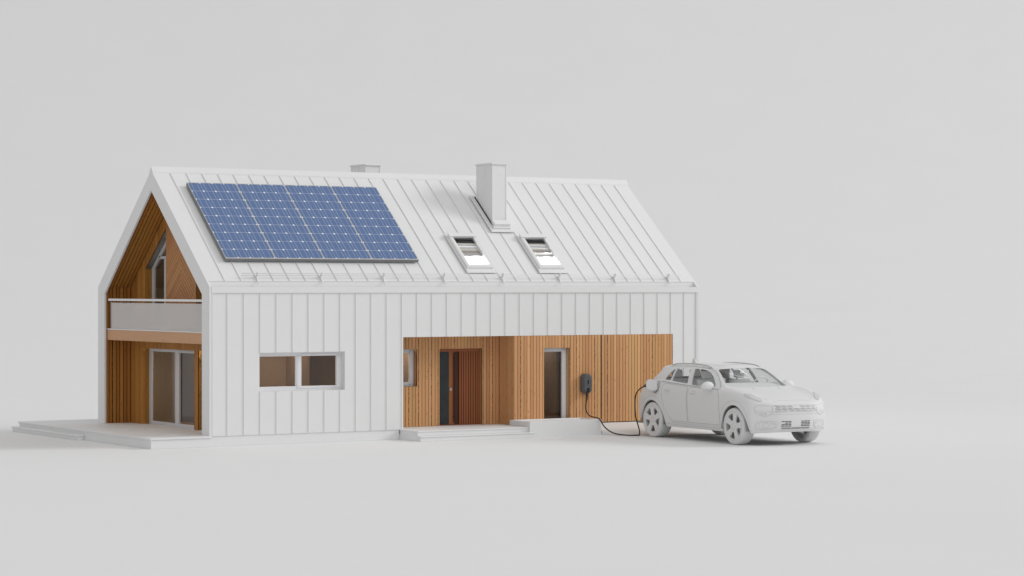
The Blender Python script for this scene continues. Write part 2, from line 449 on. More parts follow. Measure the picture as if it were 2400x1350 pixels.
def skylight(dx, bands):
    k = MB()
    k.mbox(roofP, 8.20+dx, 9.20+dx, .566, .74, .036, .050); k.mbox(roofP, 8.20+dx, 8.30+dx, .74, 2.29, .036, .050); k.mbox(roofP, 9.12+dx, 9.20+dx, .74, 2.29, .036, .050)
    k.mbox(roofP, 8.22+dx, 8.235+dx, .60, 2.27, .050, .066)
    fl = obj('skylight', k, WHITE, house, bevel=.005)
    f = MB()
    a0, a1, b0, b1 = 8.265+dx, 9.135+dx, .735, 2.19
    ia0, ia1, ib0, ib1 = 8.395+dx, 9.075+dx, .885, 2.135
    f.mbox(roofP, a0, ia0, b0, b1, .02, .105); f.mbox(roofP, ia1, a1, b0, b1, .02, .105)
    f.mbox(roofP, ia0, ia1, b0, ib0, .02, .105); f.mbox(roofP, ia0, ia1, ib1, b1, .02, .105)
    f.mbox(roofP, a0+.03, ia0-.045, b0+.03, b1, .105, .118); f.mbox(roofP, a0+.03, a1-.03, b0+.035, b0+.07, .105, .116)
    obj('frame', f, WHITE, fl, bevel=.007)
    h = MB(); h.mbox(roofP, a0-.015, a1+.015, 2.075, 2.215, .119, .165); h.mbox(roofP, a0-.02, a1+.02, 2.07, 2.085, .10, .165)
    obj('hood', h, WHITE, fl, bevel=.012)
    g = MB(); g.msheet(roofP, ia0, ia1, ib0, ib1, .052); obj('glass', g, GLASSB, fl)
    bl = MB()  # strips under the glass painted as its reflection
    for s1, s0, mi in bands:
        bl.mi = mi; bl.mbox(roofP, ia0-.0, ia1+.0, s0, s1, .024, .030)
    obj('reflection_bands', bl, BM, fl)
    w = MB()     # white shaft added below the opening, standing in for the reflection's white
    w.mbox(roofP, ia0, ia1, ib0-.02, ib1, -.46, -.44); w.mbox(roofP, ia0-.02, ia0, ib0-.02, ib1, -.46, .019); w.mbox(roofP, ia1, ia1+.02, ib0-.02, ib1, -.46, .019)
    w.mbox(roofP, ia0, ia1, ib0-.02, ib0, -.44, .019); w.mbox(roofP, ia0, ia1, ib1, ib1+.02, -.46, .019)
    obj('added_white_shaft', w, SNOW, fl)
    la = bpy.data.lights.new('shaft_fill_light', 'AREA'); la.shape = 'RECTANGLE'; la.size = .6; la.size_y = .25; la.energy = 13  # hidden light added to whiten the shaft like a bright reflection
    lo = link(bpy.data.objects.new('shaft_fill_light', la)); 
    p = Vector(roofP((ia0+ia1)/2, 1.78, -.12)); tgt = Vector(roofP((ia0+ia1)/2, 1.0, -.40))
    lo.location = p; lo.rotation_euler = (tgt-p).to_track_quat('-Z', 'Y').to_euler()
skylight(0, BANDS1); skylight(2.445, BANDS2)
# long window -----------------------------------------------------------
def rect_frame(mb, P, a0, a1, l0, l1, wa0, wa1, wl0, wl1, d0, d1):
    mb.mbox(P, a0, a0+wa0, l0, l1, d0, d1); mb.mbox(P, a1-wa1, a1, l0, l1, d0, d1)
    mb.mbox(P, a0+wa0, a1-wa1, l0, l0+wl0, d0, d1); mb.mbox(P, a0+wa0, a1-wa1, l1-wl1, l1, d0, d1)
Pw = P_front(.215)
f = MB(); rect_frame(f, Pw, wx0, wx1, wz0, wz1, .09, .165, .12, .11, -.07, 0)
f.mbox(Pw, 2.655, 2.835, wz0+.12, wz1-.11, -.07, .0)
f.mbox(Pw, 2.69, 3.99, wz0+.06, wz0+.115, 0, .018); f.mbox(Pw, 2.70, 2.82, wz0+.115, wz1-.11, 0, .018); f.mbox(Pw, 3.91, 3.99, wz0+.115, wz1-.11, 0, .018); f.mbox(Pw, 2.82, 3.91, wz1-.11, wz1-.05, 0, .018)
win = obj('window', f, FRAMEW, house, bevel=.006)
g = MB(); g.msheet(Pw, 1.571, 2.655, wz0+.12, wz1-.11, -.045); obj('pane', g, GLASS, win)
g = MB(); g.msheet(Pw, 2.835, 3.903, wz0+.12, wz1-.11, -.045); obj('pane', g, GLASS, win)

# recessed porch: cladding, small window, front door -------------------------------------------
PD, PX = .87, 9.556
mb = MB()
sw = (5.6, 6.836, 1.42, 2.47); dr = (7.565, 8.98, 0.28, 2.47)
planks(mb, P_front(PD), px0-.3, PX, ZF+.002, 2.845, holes=[sw, dr])
planks(mb, P_left(PX), .03, PD, ZF+.002, 2.845)
# window and door reveals
planks(mb, lambda a, l, d: (sw[1]+d*-1, PD+a, l), .0, .199, sw[2], sw[3])
planks(mb, lambda a, l, d: (dr[1]+d*-1, PD+a, l), .0, .10, ZF+.002, dr[3], w=.1)
por = obj('porch_cladding', mb, WOODC, house, bevel=.003, seg=1)
mb = MB()
bx = PD+.026
mb.box(px0-.3, sw[0], bx, bx+.02, ZF, 2.84); mb.box(sw[0], sw[1], bx, bx+.02, ZF, sw[2]); mb.box(sw[0], sw[1], bx, bx+.02, sw[3], 2.84)
mb.box(sw[1], dr[0], bx, bx+.02, ZF, 2.84); mb.box(dr[0], dr[1], bx, bx+.02, dr[3], 2.84); mb.box(dr[1], PX+.02, bx, bx+.02, ZF, 2.84)
mb.box(PX+.026, PX+.04, .08, PD, ZF, 2.84)
mb.box(px0-.02, px0-.005, .25, PD, ZF, 2.84)
obj('cladding_backing', mb, DARK, house)
mb = MB(); mb.box(px0-.3, PX+.03, .201, PD+.3, 2.85, 2.90); obj('porch_soffit', mb, WHITE, house)
mb = MB(); mb.box(px0+.001, PX+.03, .0305, PD+.3, ZF-.04, ZF-.002); obj('porch_floor', mb, WHITE, house)
# small window
Pw = P_front(PD+.20)
f = MB(); rect_frame(f, Pw, 5.4, sw[1]-.002, sw[2], sw[3], .1, .15, .12, .11, -.07, 0)
f.mbox(Pw, sw[1]-.15, sw[1]-.08, sw[2]+.05, sw[3]-.05, 0, .02)
w2 = obj('window', f, FRAMEW, house, bevel=.006)
g = MB(); g.msheet(Pw, 5.5, sw[1]-.152, sw[2]+.12, sw[3]-.11, -.045); obj('pane', g, GLASS, w2)
# front door
Pd = P_front(PD+.10)
f = MB(); rect_frame(f, Pd, dr[0], dr[1], ZF-.002, dr[3], .05, .07, .02, .085, -.08, .0)
door = obj('front_door', f, WOODD, house, bevel=.004)
mb = MB(); mb.mbox(Pd, dr[0]+.0505, 7.945, ZF+.02, dr[3]-.086, -.06, -.025); obj('glass_panel', mb, DOORD, door)
mb = MB()
planks(mb, P_front(PD+.122), 7.948, 8.130, ZF+.02, dr[3]-.086, w=.3, gap=.001, t=.03)
planks(mb, P_front(PD+.112), 8.275, 8.909, ZF+.02, dr[3]-.086, w=.0765, gap=.022, t=.03)
obj('door_boards', mb, WOODD, door, bevel=.004)
mb = MB(); mb.mbox(Pd, 8.131, 8.274, ZF+.02, dr[3]-.086, -.07, -.055); mb.mbox(Pd, 8.275, 8.909, ZF+.02, dr[3]-.086, -.075, -.062); obj('door_groove', mb, plain('door_groove_brown', (.075, .028, .012), .6), door)
mb = MB(); mb.mbox(Pd, 8.075, 8.105, .36, 2.36, .008, .03); mb.mbox(Pd, 8.08, 8.10, .5, .54, -.03, .008); mb.mbox(Pd, 8.08, 8.10, 2.2, 2.24, -.03, .008)
obj('handle', mb, BLACK, door, bevel=.006)
mb = MB(); mb.mbox(Pd, 7.972, 8.035, 1.265, 1.345, -.022, -.004); lk = obj('lock', mb, METAL, door, bevel=.006)
mb = MB(); mb.lathe([(.0, .0), (.013, .0), (.013, .004)], lambda x, y, h: (8.004+x, PD+.105-h, 1.318+y), 12); mb.mbox(Pd, 7.998, 8.010, 1.278, 1.312, -.004, -.001); obj('keyhole', mb, SLOT, lk)

# flush cladding right of the porch, tall window -----------------------------------------------
tw = (10.56, 11.443, .285, 2.47)
mb = MB()
planks(mb, P_front(.035), PX, 12.535, ZF-.01, 2.834, holes=[tw])
planks(mb, lambda a, l, d: (tw[1]-d, .035+a, l), 0, .17, tw[2], tw[3], w=.085)
obj('front_cladding', mb, WOODC, house, bevel=.003, seg=1)
mb = MB()
mb.box(PX+.041, tw[0], .061, .075, ZF-.02, 2.83); mb.box(tw[0], tw[1], .061, .075, tw[3], 2.83); mb.box(tw[1], 15.12, .061, .075, .24, 2.83)
mb.box(12.535, 12.555, .045, .0605, .24, 2.83)
obj('cladding_backing', mb, DARK, house)
Pw = P_front(.205)
f = MB(); rect_frame(f, Pw, tw[0], tw[1], tw[2], tw[3], .10, .155, .10, .11, -.07, 0); f.mbox(Pw, tw[1]-.155, tw[1]-.07, tw[2]+.05, tw[3]-.05, 0, .02)
w3 = obj('window', f, FRAMEW, house, bevel=.006)
g = MB(); g.msheet(Pw, tw[0]+.10, tw[1]-.155, tw[2]+.10, tw[3]-.11, -.045); obj('pane', g, GLASS, w3)
# garage door
mb = MB(); planks(mb, P_front(.025), 12.56, 15.12, .288, 2.833, t=.02)
gd = obj('garage_door', mb, WOODC, house, bevel=.003, seg=1)
mb = MB(); mb.box(12.55, 15.122, .03, .06, .252, .287); obj('door_shadow_gap', mb, DARK, gd)  # black strip painted for the shadow gap under the garage door

# gable recess --------------------------------------------------------------------------------
XB, YN, YF, ZK = .84, .415, 7.17, 4.22
XW = 1.05
zc = lambda y: ZK + (YF-y)*SL if y > W/2 else ZK + (y-YN)*SL
mb = MB()
Pfar = lambda a, l, d: (a, YF-d, l)
planks(mb, Pfar, .059, XB, ZF+.001, ZK, gap=.021)
Pnear = lambda a, l, d: (a, YN+d, l)
planks(mb, Pnear, .059, XB, ZF+.001, ZK, gap=.021)
sl = (YF-W/2)/CT
planks(mb, lambda a, l, d: (a, YF - l*CT - d*ST, ZK + l*ST - d*CT), .059, XB, 0, sl, gap=.021)
planks(mb, lambda a, l, d: (a, YN + l*CT + d*ST, ZK + l*ST - d*CT), .059, XB, 0, sl, gap=.021)
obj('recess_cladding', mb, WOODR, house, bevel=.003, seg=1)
o1, o2 = (2.786, 6.314), (1.15, 2.535)
u1, ch, u2 = (4.672, 6.132), (2.647, 4.672), (1.25, 2.647)
mb = MB()
Pb = P_left(XB)
ceil_hp = [((SL, 1), ZK+YF*SL), ((-SL, 1), ZK-YN*SL)]
planks(mb, Pb, YN, YF, ZF+.001, 2.72, holes=[(*o1, 0, 2.47), (*o2, 0, 2.47)])
planks(mb, Pb, u1[1], YF, 3.03, 8, halfplanes=ceil_hp)
planks(mb, Pb, u1[0], u1[1], 3.03, 8, halfplanes=ceil_hp+[((-.80, -1), -(4.76+.80*6.132))])
planks(mb, Pb, u2[0], u2[1], 4.85, 8, halfplanes=ceil_hp)
planks(mb, Pb, YN, u2[0], 3.03, 8, halfplanes=ceil_hp)
# reveals on the far side of every opening
for yy, z0, z1 in ((o1[1], ZF+.001, 2.47), (o2[1], ZF+.001, 2.47), (u1[1], 3.03, 4.76), (u2[1], 3.03, 4.85)):
    planks(mb, lambda a, l, d: (a, yy-d, l), XB-.001, XW-.001, z0, z1, w=.105, gap=.006)
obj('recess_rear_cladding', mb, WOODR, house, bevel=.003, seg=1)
# chevron panel
mb = MB(); cc = (ch[0]+ch[1])/2
k = 3.03
while k < 7.2:
    for sgn in (1, -1):
        a0, a1 = (cc, ch[1]) if sgn > 0 else (ch[0], cc)
        w_ = .1405; g_ = .020
        poly = [(a0, k - SL*abs(a0-cc)+g_/2), (a1, k - SL*abs(a1-cc)+g_/2), (a1, k+w_ - SL*abs(a1-cc)-g_/2), (a0, k+w_ - SL*abs(a0-cc)-g_/2)]
        poly = clip(poly, (0, -1), -3.03)
        for hn, hc in ceil_hp:
            if len(poly) >= 3: poly = clip(poly, hn, hc)
        if len(poly) >= 3:
            off = random.random()*30
            mb.prism(poly, Pb, -.025, .004, lambda a, l: (a*1.3+off, (l + SL*abs(a-cc) - k)/w_))
    k += .1405
obj('chevron_panel', mb, WOODCH, house)
# solid mass behind the recess cladding (keeps daylight out of the boards' joints)
mb = MB()
mb.box(.0585, XB+.03, YF+.026, W-.001, .2855, ZK); mb.box(.0585, XB+.03, .2, YN-.026, .2855, ZK)
xb = XB+.026
mb.box(xb, xb+.02, o1[1]+.032, YF+.02, ZF, 2.75); mb.box(xb, xb+.02, o2[1]+.032, o1[0], ZF, 2.75); mb.box(xb, xb+.02, YN, o2[0], ZF, 2.75)
mb.box(xb, xb+.02, o1[0], o1[1], 2.47, 2.75); mb.box(xb, xb+.02, o2[0], o2[1], 2.47, 2.75)
for poly in ([(u1[1]+.032,3.0),(YF,3.0),(YF,ZK),(u1[1]+.032,zc(u1[1]+.032))], [(ch[0]+.032,3.0),(ch[1],3.0),(ch[1],zc(ch[1])),(W/2,zc(W/2)),(ch[0]+.032,zc(ch[0]+.032))], [(YN,3.0),(u2[0],3.0),(u2[0],zc(u2[0])),(YN,ZK)],
             [(u2[0],4.85),(u2[1],4.85),(u2[1],zc(u2[1])),(u2[0],zc(u2[0]))], [(u1[0],4.76+.8*(u1[1]-u1[0])),(u1[1],4.76),(u1[1],zc(u1[1])),(u1[0],zc(u1[0]))]):
    mb.prism(poly, P_left(xb), -.02, 0)
obj('cladding_backing', mb, DARK, house)
mb = MB()
Pr1 = lambda a, l, d: (a, YF - l*CT - d*ST, ZK + l*ST - d*CT)
Pr2 = lambda a, l, d: (a, YN + l*CT + d*ST, ZK + l*ST - d*CT)
mb.mbox(Pr1, .0585, XB+.03, -.02, sl, -.045, -.0255); mb.mbox(Pr2, .0585, XB+.03, -.02, sl, -.045, -.0255)
obj('ceiling_backing', mb, DARK, house)
# balcony: floor, beam, glass, rail
mb = MB()
def beam(mb, x0, x1, a0, a1, z0, z1):
    u = random.random()*9
    p = [(x0,a0,z0),(x1,a0,z0),(x1,a1,z0),(x0,a1,z0),(x0,a0,z1),(x1,a0,z1),(x1,a1,z1),(x0,a1,z1)]
    mb.hexa(p, [(q[1]*.45+u, (q[2]-z0)/(z1-z0)*.8+.05) for q in p])
beam(mb, .092, .15, YN, YF-.001, 2.70, 2.998)
bal = obj('balcony', mb, WOODB, house, bevel=.004)
mb = MB(); mb.box(.080, XB-.03, YN, YF-.001, 2.999, 3.029); mb.box(.151, XB+.02, YN, YF-.001, 2.95, 2.9985); obj('floor_slab', mb, WHITE, bal, bevel=.004)
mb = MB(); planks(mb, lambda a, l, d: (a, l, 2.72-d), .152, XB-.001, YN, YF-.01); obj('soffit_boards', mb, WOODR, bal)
mb = MB(); mb.box(.14, XB, YN, YF-.01, 2.76, 2.80); obj('soffit_backing', mb, DARK, bal)
mb = MB(); mb.box(.100, .118, YN, 6.83, 3.035, 3.778); obj('glass_panel', mb, FROST, bal)
mb = MB(); mb.box(.078, .140, YN, 7.02, 3.83, 3.895); obj('handrail', mb, WHITE, bal, bevel=.008)
mb = MB(); mb.box(.098, .13, 6.832, 6.885, 3.03, 3.80); obj('balcony_post', mb, GREYD, bal)
# sliding door
Pw = P_left(XW)
def sash_unit(name, a_list, l0, l1, st, mat=GREYF, pane=GLASS):
    f = MB(); a0, a1 = a_list[0], a_list[-1]
    rect_frame(f, Pw, a0, a1, l0, l1, .02, .02, .02, .03, -.08, .0)
    for i in range(len(a_list)-1):
        dd = .0 if i % 2 else .025
        rect_frame(f, Pw, a_list[i]+.021, a_list[i+1]-.021 if i == len(a_list)-2 else a_list[i+1]+.015, l0+.021, l1-.031, st, st, .075, .06, -.06+dd*.5, -.02+dd)
    o = obj(name, f, mat, house, bevel=.005)
    for i in range(len(a_list)-1):
        g = MB(); g.msheet(Pw, a_list[i]+st, a_list[i+1]-st*.5, l0+.05, l1-.06, -.045+(i % 2)*.004); obj('pane', g, pane, o)
    return o
sash_unit('sliding_door', [o1[0], 4.38, o1[1]], ZF-.001, 2.469, .155)
sash_unit('window', [o2[0], o2[1]], ZF-.001, 2.469, .12)
# upper gable window with a slanted head
f = MB(); sw_ = .80
A0, A1, zl = u1[0], u1[1], 4.76
f.mbox(Pw, A1-.13, A1, 3.03, zl, -.07, 0); 
f.prism([(A1,zl),(A1-.13,zl),(A0,zl+.8*(A1-.13-A0)-.06),(A0,zl+.8*(A1-A0))], Pw, -.07, 0)
f.mbox(Pw, A0, A1-.131, 3.03, 3.13, -.07, 0); f.mbox(Pw, A0, 5.64, 5.03, 5.11, -.07, 0)
f.mbox(Pw, 5.16, 5.27, 3.13, 5.03, -.07, 0); f.mbox(Pw, 5.02, 5.10, 3.13, 5.03, -.07, -.01)
w5 = obj('window', f, GREYF, house)
g = MB(); g.sheet(Pw, [(A0,3.1),(A1-.1,3.1),(A1-.1,zl),(A0,zl+.8*(A1-.1-A0))], -.045); obj('pane', g, GLASS, w5)
f = MB(); rect_frame(f, Pw, u2[0], u2[1], 3.03, 4.849, .1, .1, .1, .1, -.07, 0); w6 = obj('window', f, GREYF, house)
g = MB(); g.msheet(Pw, u2[0]+.1, u2[1]-.1, 3.13, 4.75, -.045); obj('pane', g, GLASS, w6)

# interior ------------------------------------------------------------------------------------
mb = MB(); mb.box(XB+.05, L-.3, .26, W-.27, ZF-.02, ZF-.003); obj('interior_floor', mb, IFLOOR, house)
mb = MB(); mb.box(XB+.05, L-.3, 1.3, W-.27, 2.78, 2.98); mb.box(XB+.05, 5.5, .26, 1.3, 2.78, 2.98); mb.box(9.7, L-.3, .26, 1.3, 2.78, 2.98); mb.box(XB+.05, 5.5, .251, .26, 2.78, 2.9); obj('interior_ceiling', mb, GREYW, house)
mb = MB()
mb.box(1.2, 5.2, 2.55, 2.65, ZF-.002, 2.779)           # behind the long window
mb.box(1.45, 1.55, .27, 2.549, ZF-.002, 2.779)
mb.box(3.55, 3.95, 1.9, 2.549, ZF-.002, 2.779)
mb.box(5.20, 5.3, .27, 2.65, ZF-.002, 2.779)
mb.box(5.6, 9.4, 2.3, 2.4, ZF-.002, 2.779); mb.box(6.9, 7.0, 1.2, 2.3, ZF-.002, 2.779)
mb.box(10.1, 12.6, 2.0, 2.1, ZF-.002, 2.779); mb.box(11.35, 11.45, .6, 2.0, ZF-.002, 2.779); mb.box(9.75, 9.85, .3, 2.0, ZF-.002, 2.779)
mb.box(12.6, 12.7, .3, 6, ZF-.002, 2.779)
obj('interior_wall', mb, BROWNW, house)
mb = MB(); mb.box(5.9, 6.0, 2.66, W-.28, ZF-.002, 2.779); mb.box(5.86, 5.9, 2.66, W-.28, ZF-.002, .42); obj('interior_wall', mb, GREYW, house)
mb = MB(); mb.box(3.2, 3.3, 2.3, W-2.3, 2.99, 5.7); mb.box(1.1, 3.2, .6, W-.6, 2.985, 2.999); obj('interior_wall', mb, BROWNW, house)

mb = MB(); mb.box(2.35, 2.45, 4.55, W-.28, ZF-.002, 2.779)      # seen through the left sash of the sliding door
obj('interior_wall', mb, plain('interior_panel_umber', (.20, .145, .092), .7, var=.04), house)
# ------------------------------------------------------------------ terrace, steps, planter, ramp
t = MB()
t.box(-1.70, -.001, -.07, 9.43, 0, .236); t.box(-.001, 2.2, W+.001, 9.43, 0, .236); t.box(-.001, XB+.2, .502, W+.001, .0, .236)
ter = obj('terrace', t, WHITE, None, bevel=.008)
tag(ter, 'low white terrace slab around the open gable end', 'terrace')
c = MB()
c.box(-1.735, .0275, -.105, 9.465, .2365, .2845)
c.box(.028, XB+.24, .478, 9.465, .2365, .2845); c.box(XB+.24, 2.235, W-.02, 9.465, .2365, .2845)
obj('terrace_top', c, WHITE, ter, bevel=.012, seg=3)
s = MB(); s.box(-1.905, -1.701, 4.45, 9.44, 0, .105)
st = obj('terrace_step', s, WHITE, None, bevel=.006)
tag(st, 'long low white step along the left edge of the terrace', 'step')
c = MB(); c.box(-1.94, -1.7015, 4.42, 9.475, .1055, .142); obj('step_tread', c, WHITE, st, bevel=.010, seg=3)

ps = MB(); ps.box(5.80, 9.384, -.955, .029, .1425, .246); ps.box(5.80, 9.384, -.955, .5, .0, .1415)
pst = obj('porch_steps', ps, WHITE, None, bevel=.006)
tag(pst, 'two white entrance steps in front of the front door', 'steps')
c = MB(); c.box(5.79, 9.384, -.975, .029, .2465, .2835); c.box(5.80, 9.5, -1.11, -.9555, 0, .108); obj('step_tread', c, WHITE, pst, bevel=.010, seg=3)
c = MB(); c.box(5.79, 9.515, -1.135, -.9557, .1085, .143); obj('step_tread', c, WHITE, pst, bevel=.010, seg=3)

p = MB()
p.box(9.386, 11.82, -1.046, -.99, 0, .44); p.box(9.386, 9.44, -.99, .03, 0, .44); p.box(11.766, 11.82, -.99, .054, 0, .44); p.box(9.44, 11.766, -.05, .03, 0, .44)
p.box(9.44, 11.766, -.99, -.05, 0, .405)
pl_ = obj('planter', p, WHITE, None, bevel=.006); tag(pl_, 'long white box planter under the tall window', 'planter')
r_ = MB(); r_.prism([(-1.77,.002),(.054,.002),(.054,.268),(-1.77,.006)], lambda a, l, d: (d, a, l), 11.83, 15.6)
rp = obj('ramp', r_, WHITE, None); tag(rp, 'shallow white ramp leading up to the garage door', 'ramp')

# ------------------------------------------------------------------ solar panels
names = ['blue solar panel nearest the open gable, first of the row', 'blue solar panel second along from the open gable', 'blue solar panel third along from the open gable', 'blue solar panel at the chimney end of the row']
AX0, AX1, AS0, AS1 = .797, 6.775, 1.005, 4.293
pw = (AX1-AX0)/4
def make_panel():
    root = thing('solar_panel', names[0], 'solar panel', group='solar panels on the roof')
    f = MB(); b = .018
    Pl = lambda a, s, n: (a, s, n)
    f.mbox(Pl, 0.001, b, 0, AS1-AS0, .0, .092); f.mbox(Pl, pw-b, pw-.001, 0, AS1-AS0, .0, .092)
    f.mbox(Pl, b, pw-b, 0, b+.02, .0, .092); f.mbox(Pl, b, pw-b, AS1-AS0-b, AS1-AS0, .0, .092)
    f.mbox(Pl, b, pw-b, b+.02, AS1-AS0-b, .0, .02)
    f.bm.faces.ensure_lookup_table()
    bmesh.ops.recalc_face_normals(f.bm, faces=f.bm.faces[:])
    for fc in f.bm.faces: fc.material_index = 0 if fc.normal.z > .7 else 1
    obj('frame', f, [ALU_TOP, ALUD], root)
    g = MB()
    v = [g.bm.verts.new(q) for q in ((b,b+.02,.090),(pw-b,b+.02,.090),(pw-b,AS1-AS0-b,.090),(b,AS1-AS0-b,.090))]
    fc = g.bm.faces.new(v)
    for lp, u in zip(fc.loops, ((0,0),(4,0),(4,9),(0,9))): lp[g.uv].uv = u
    obj('cells', g, SOLAR, root, recalc=False)
    return root
ALU_TOP = plain('panel_frame_top', (.50, .49, .465), .4, var=.02)
def copy_tree(o, parent=None):
    c = o.copy(); col.objects.link(c)
    if parent is not None: c.parent = parent
    for ch_ in list(o.children): copy_tree(ch_, c)
    return c
proto = make_panel()
for i in range(4):
    o = proto if i == 0 else copy_tree(proto)
    o.location = roofP(AX0+pw*i, AS0, .05); o.rotation_euler = (TH, 0, 0); o['label'] = names[i]

# ------------------------------------------------------------------ wall charger and cable
ch_ = thing('wall_charger', 'dark grey wallbox charger mounted on the wood cladding', 'charger', (11.955, .035, 1.425))
CW, CH, CD = .165, .285, .21
def oct_(w, h, c): return [(-w+c,-h),(w-c,-h),(w,-h+c),(w,h-c),(w-c,h),(-w+c,h),(-w,h-c),(-w,-h+c)]
b = MB(); rings = []
for w_, h_, d_, c_ in ((CW*.86, CH*.86, .0, .06), (CW, CH, .03, .075), (CW, CH, .13, .075), (CW*.80, CH*.86, CD, .075)):
    rings.append([b.bm.verts.new((x, -d_, z)) for x, z in oct_(w_, h_, c_)])
for A, B in zip(rings, rings[1:]):
    for i in range(8): b.bm.faces.new([A[i], A[(i+1)%8], B[(i+1)%8], B[i]])
b.bm.faces.new(rings[0]); b.bm.faces.new(rings[-1])
obj('casing', b, CHARG, ch_, bevel=.014, seg=3)
b = MB(); b.box(-.022, .022, -CD-.004, -CD+.01, -.05, .10); obj('display_slot', b, SLOT, ch_, bevel=.004)
b = MB()
b.box(-.026, .026, -CD-.003, -CD+.01, .1005, .112); obj('display_cap', b, SLOT, ch_)
b = MB(); b.box(-.013, .013, -CD-.0065, -CD, -.044, -.004)
obj('display_mark', b, plain('charger_mark', (.16, .16, .165), .5), ch_)
b = MB(); b.box(-.052, .052, -CD-.012, -CD+.06, -.245, -.115); obj('cable_socket', b, BLACK, ch_, bevel=.02, seg=3)
for x, z in ((-.112,.19),(.112,.19),(-.118,.05),(.118,.05),(-.118,-.06),(.118,-.06),(-.1,-.2),(.1,-.2),(0,.225)):
    b = MB(); b.lathe([(.0001,.0),(.009,.0),(.009,.006),(.0001,.007)], lambda x_, y_, h: (x+x_, -CD+.0-h, z+y_), 10); obj('screw', b, SLOT, ch_)

def smooth_path(p, n=10):
    p = [Vector(q) for q in p]; out = []
    q = [p[0]*2-p[1]] + p + [p[-1]*2-p[-2]]
    for i in range(1, len(q)-2):
        for k in range(n):
            t_ = k/n; a, b_, c_, d_ = q[i-1], q[i], q[i+1], q[i+2]
            out.append(.5*((2*b_) + (c_-a)*t_ + (2*a-5*b_+4*c_-d_)*t_*t_ + (3*b_-a-3*c_+d_)*t_**3))
    return out + [p[-1]]
cab = thing('charging_cable', 'black charging cable from the wallbox to the parked car', 'cable', (12.2, -2.1, 0))
IC = Matrix.Translation((-12.2, 2.1, 0))
pathA = [(11.93,-.15,1.15),(11.925,-.14,1.0),(11.90,-.12,.755),(11.93,-.13,.60),(12.02,-.16,.49),(11.98,-.45,.462),(11.86,-.80,.462),(11.75,-1.06,.44),(11.70,-1.35,.26),(11.75,-1.55,.13),(11.90,-1.68,.05),(12.06,-1.98,.022),(12.25,-2.12,.02),(12.37,-2.15,.02)]
pathB = [(12.37,-2.15,.02),(12.385,-2.14,.12),(12.36,-2.13,.24),(12.25,-2.14,.55),(12.2,-2.17,.92),(12.14,-2.31,1.19),(12.12,-2.50,1.34),(12.12,-2.70,1.42),(12.14,-2.80,1.455)]
b = MB(); b.tube([IC @ v for v in smooth_path(pathA)], .018, 8); b.tube([IC @ v for v in smooth_path(pathB)], .018, 8); obj('cord', b, BLACK, cab)
b = MB(); b.tube([IC @ Vector(q) for q in ((11.93,-.15,1.165),(11.928,-.147,1.06),(11.926,-.142,.95))], [.034,.030,.020], 10); obj('strain_relief', b, BLACK, cab)
b = MB(); b.tube([IC @ Vector(q) for q in ((12.125,-2.73,1.43),(12.135,-2.79,1.452),(12.16,-2.83,1.467),(12.24,-2.90,1.49),(12.33,-2.96,1.505))], [.022,.050,.062,.066,.06], 10); obj('plug', b, BLACK, cab)
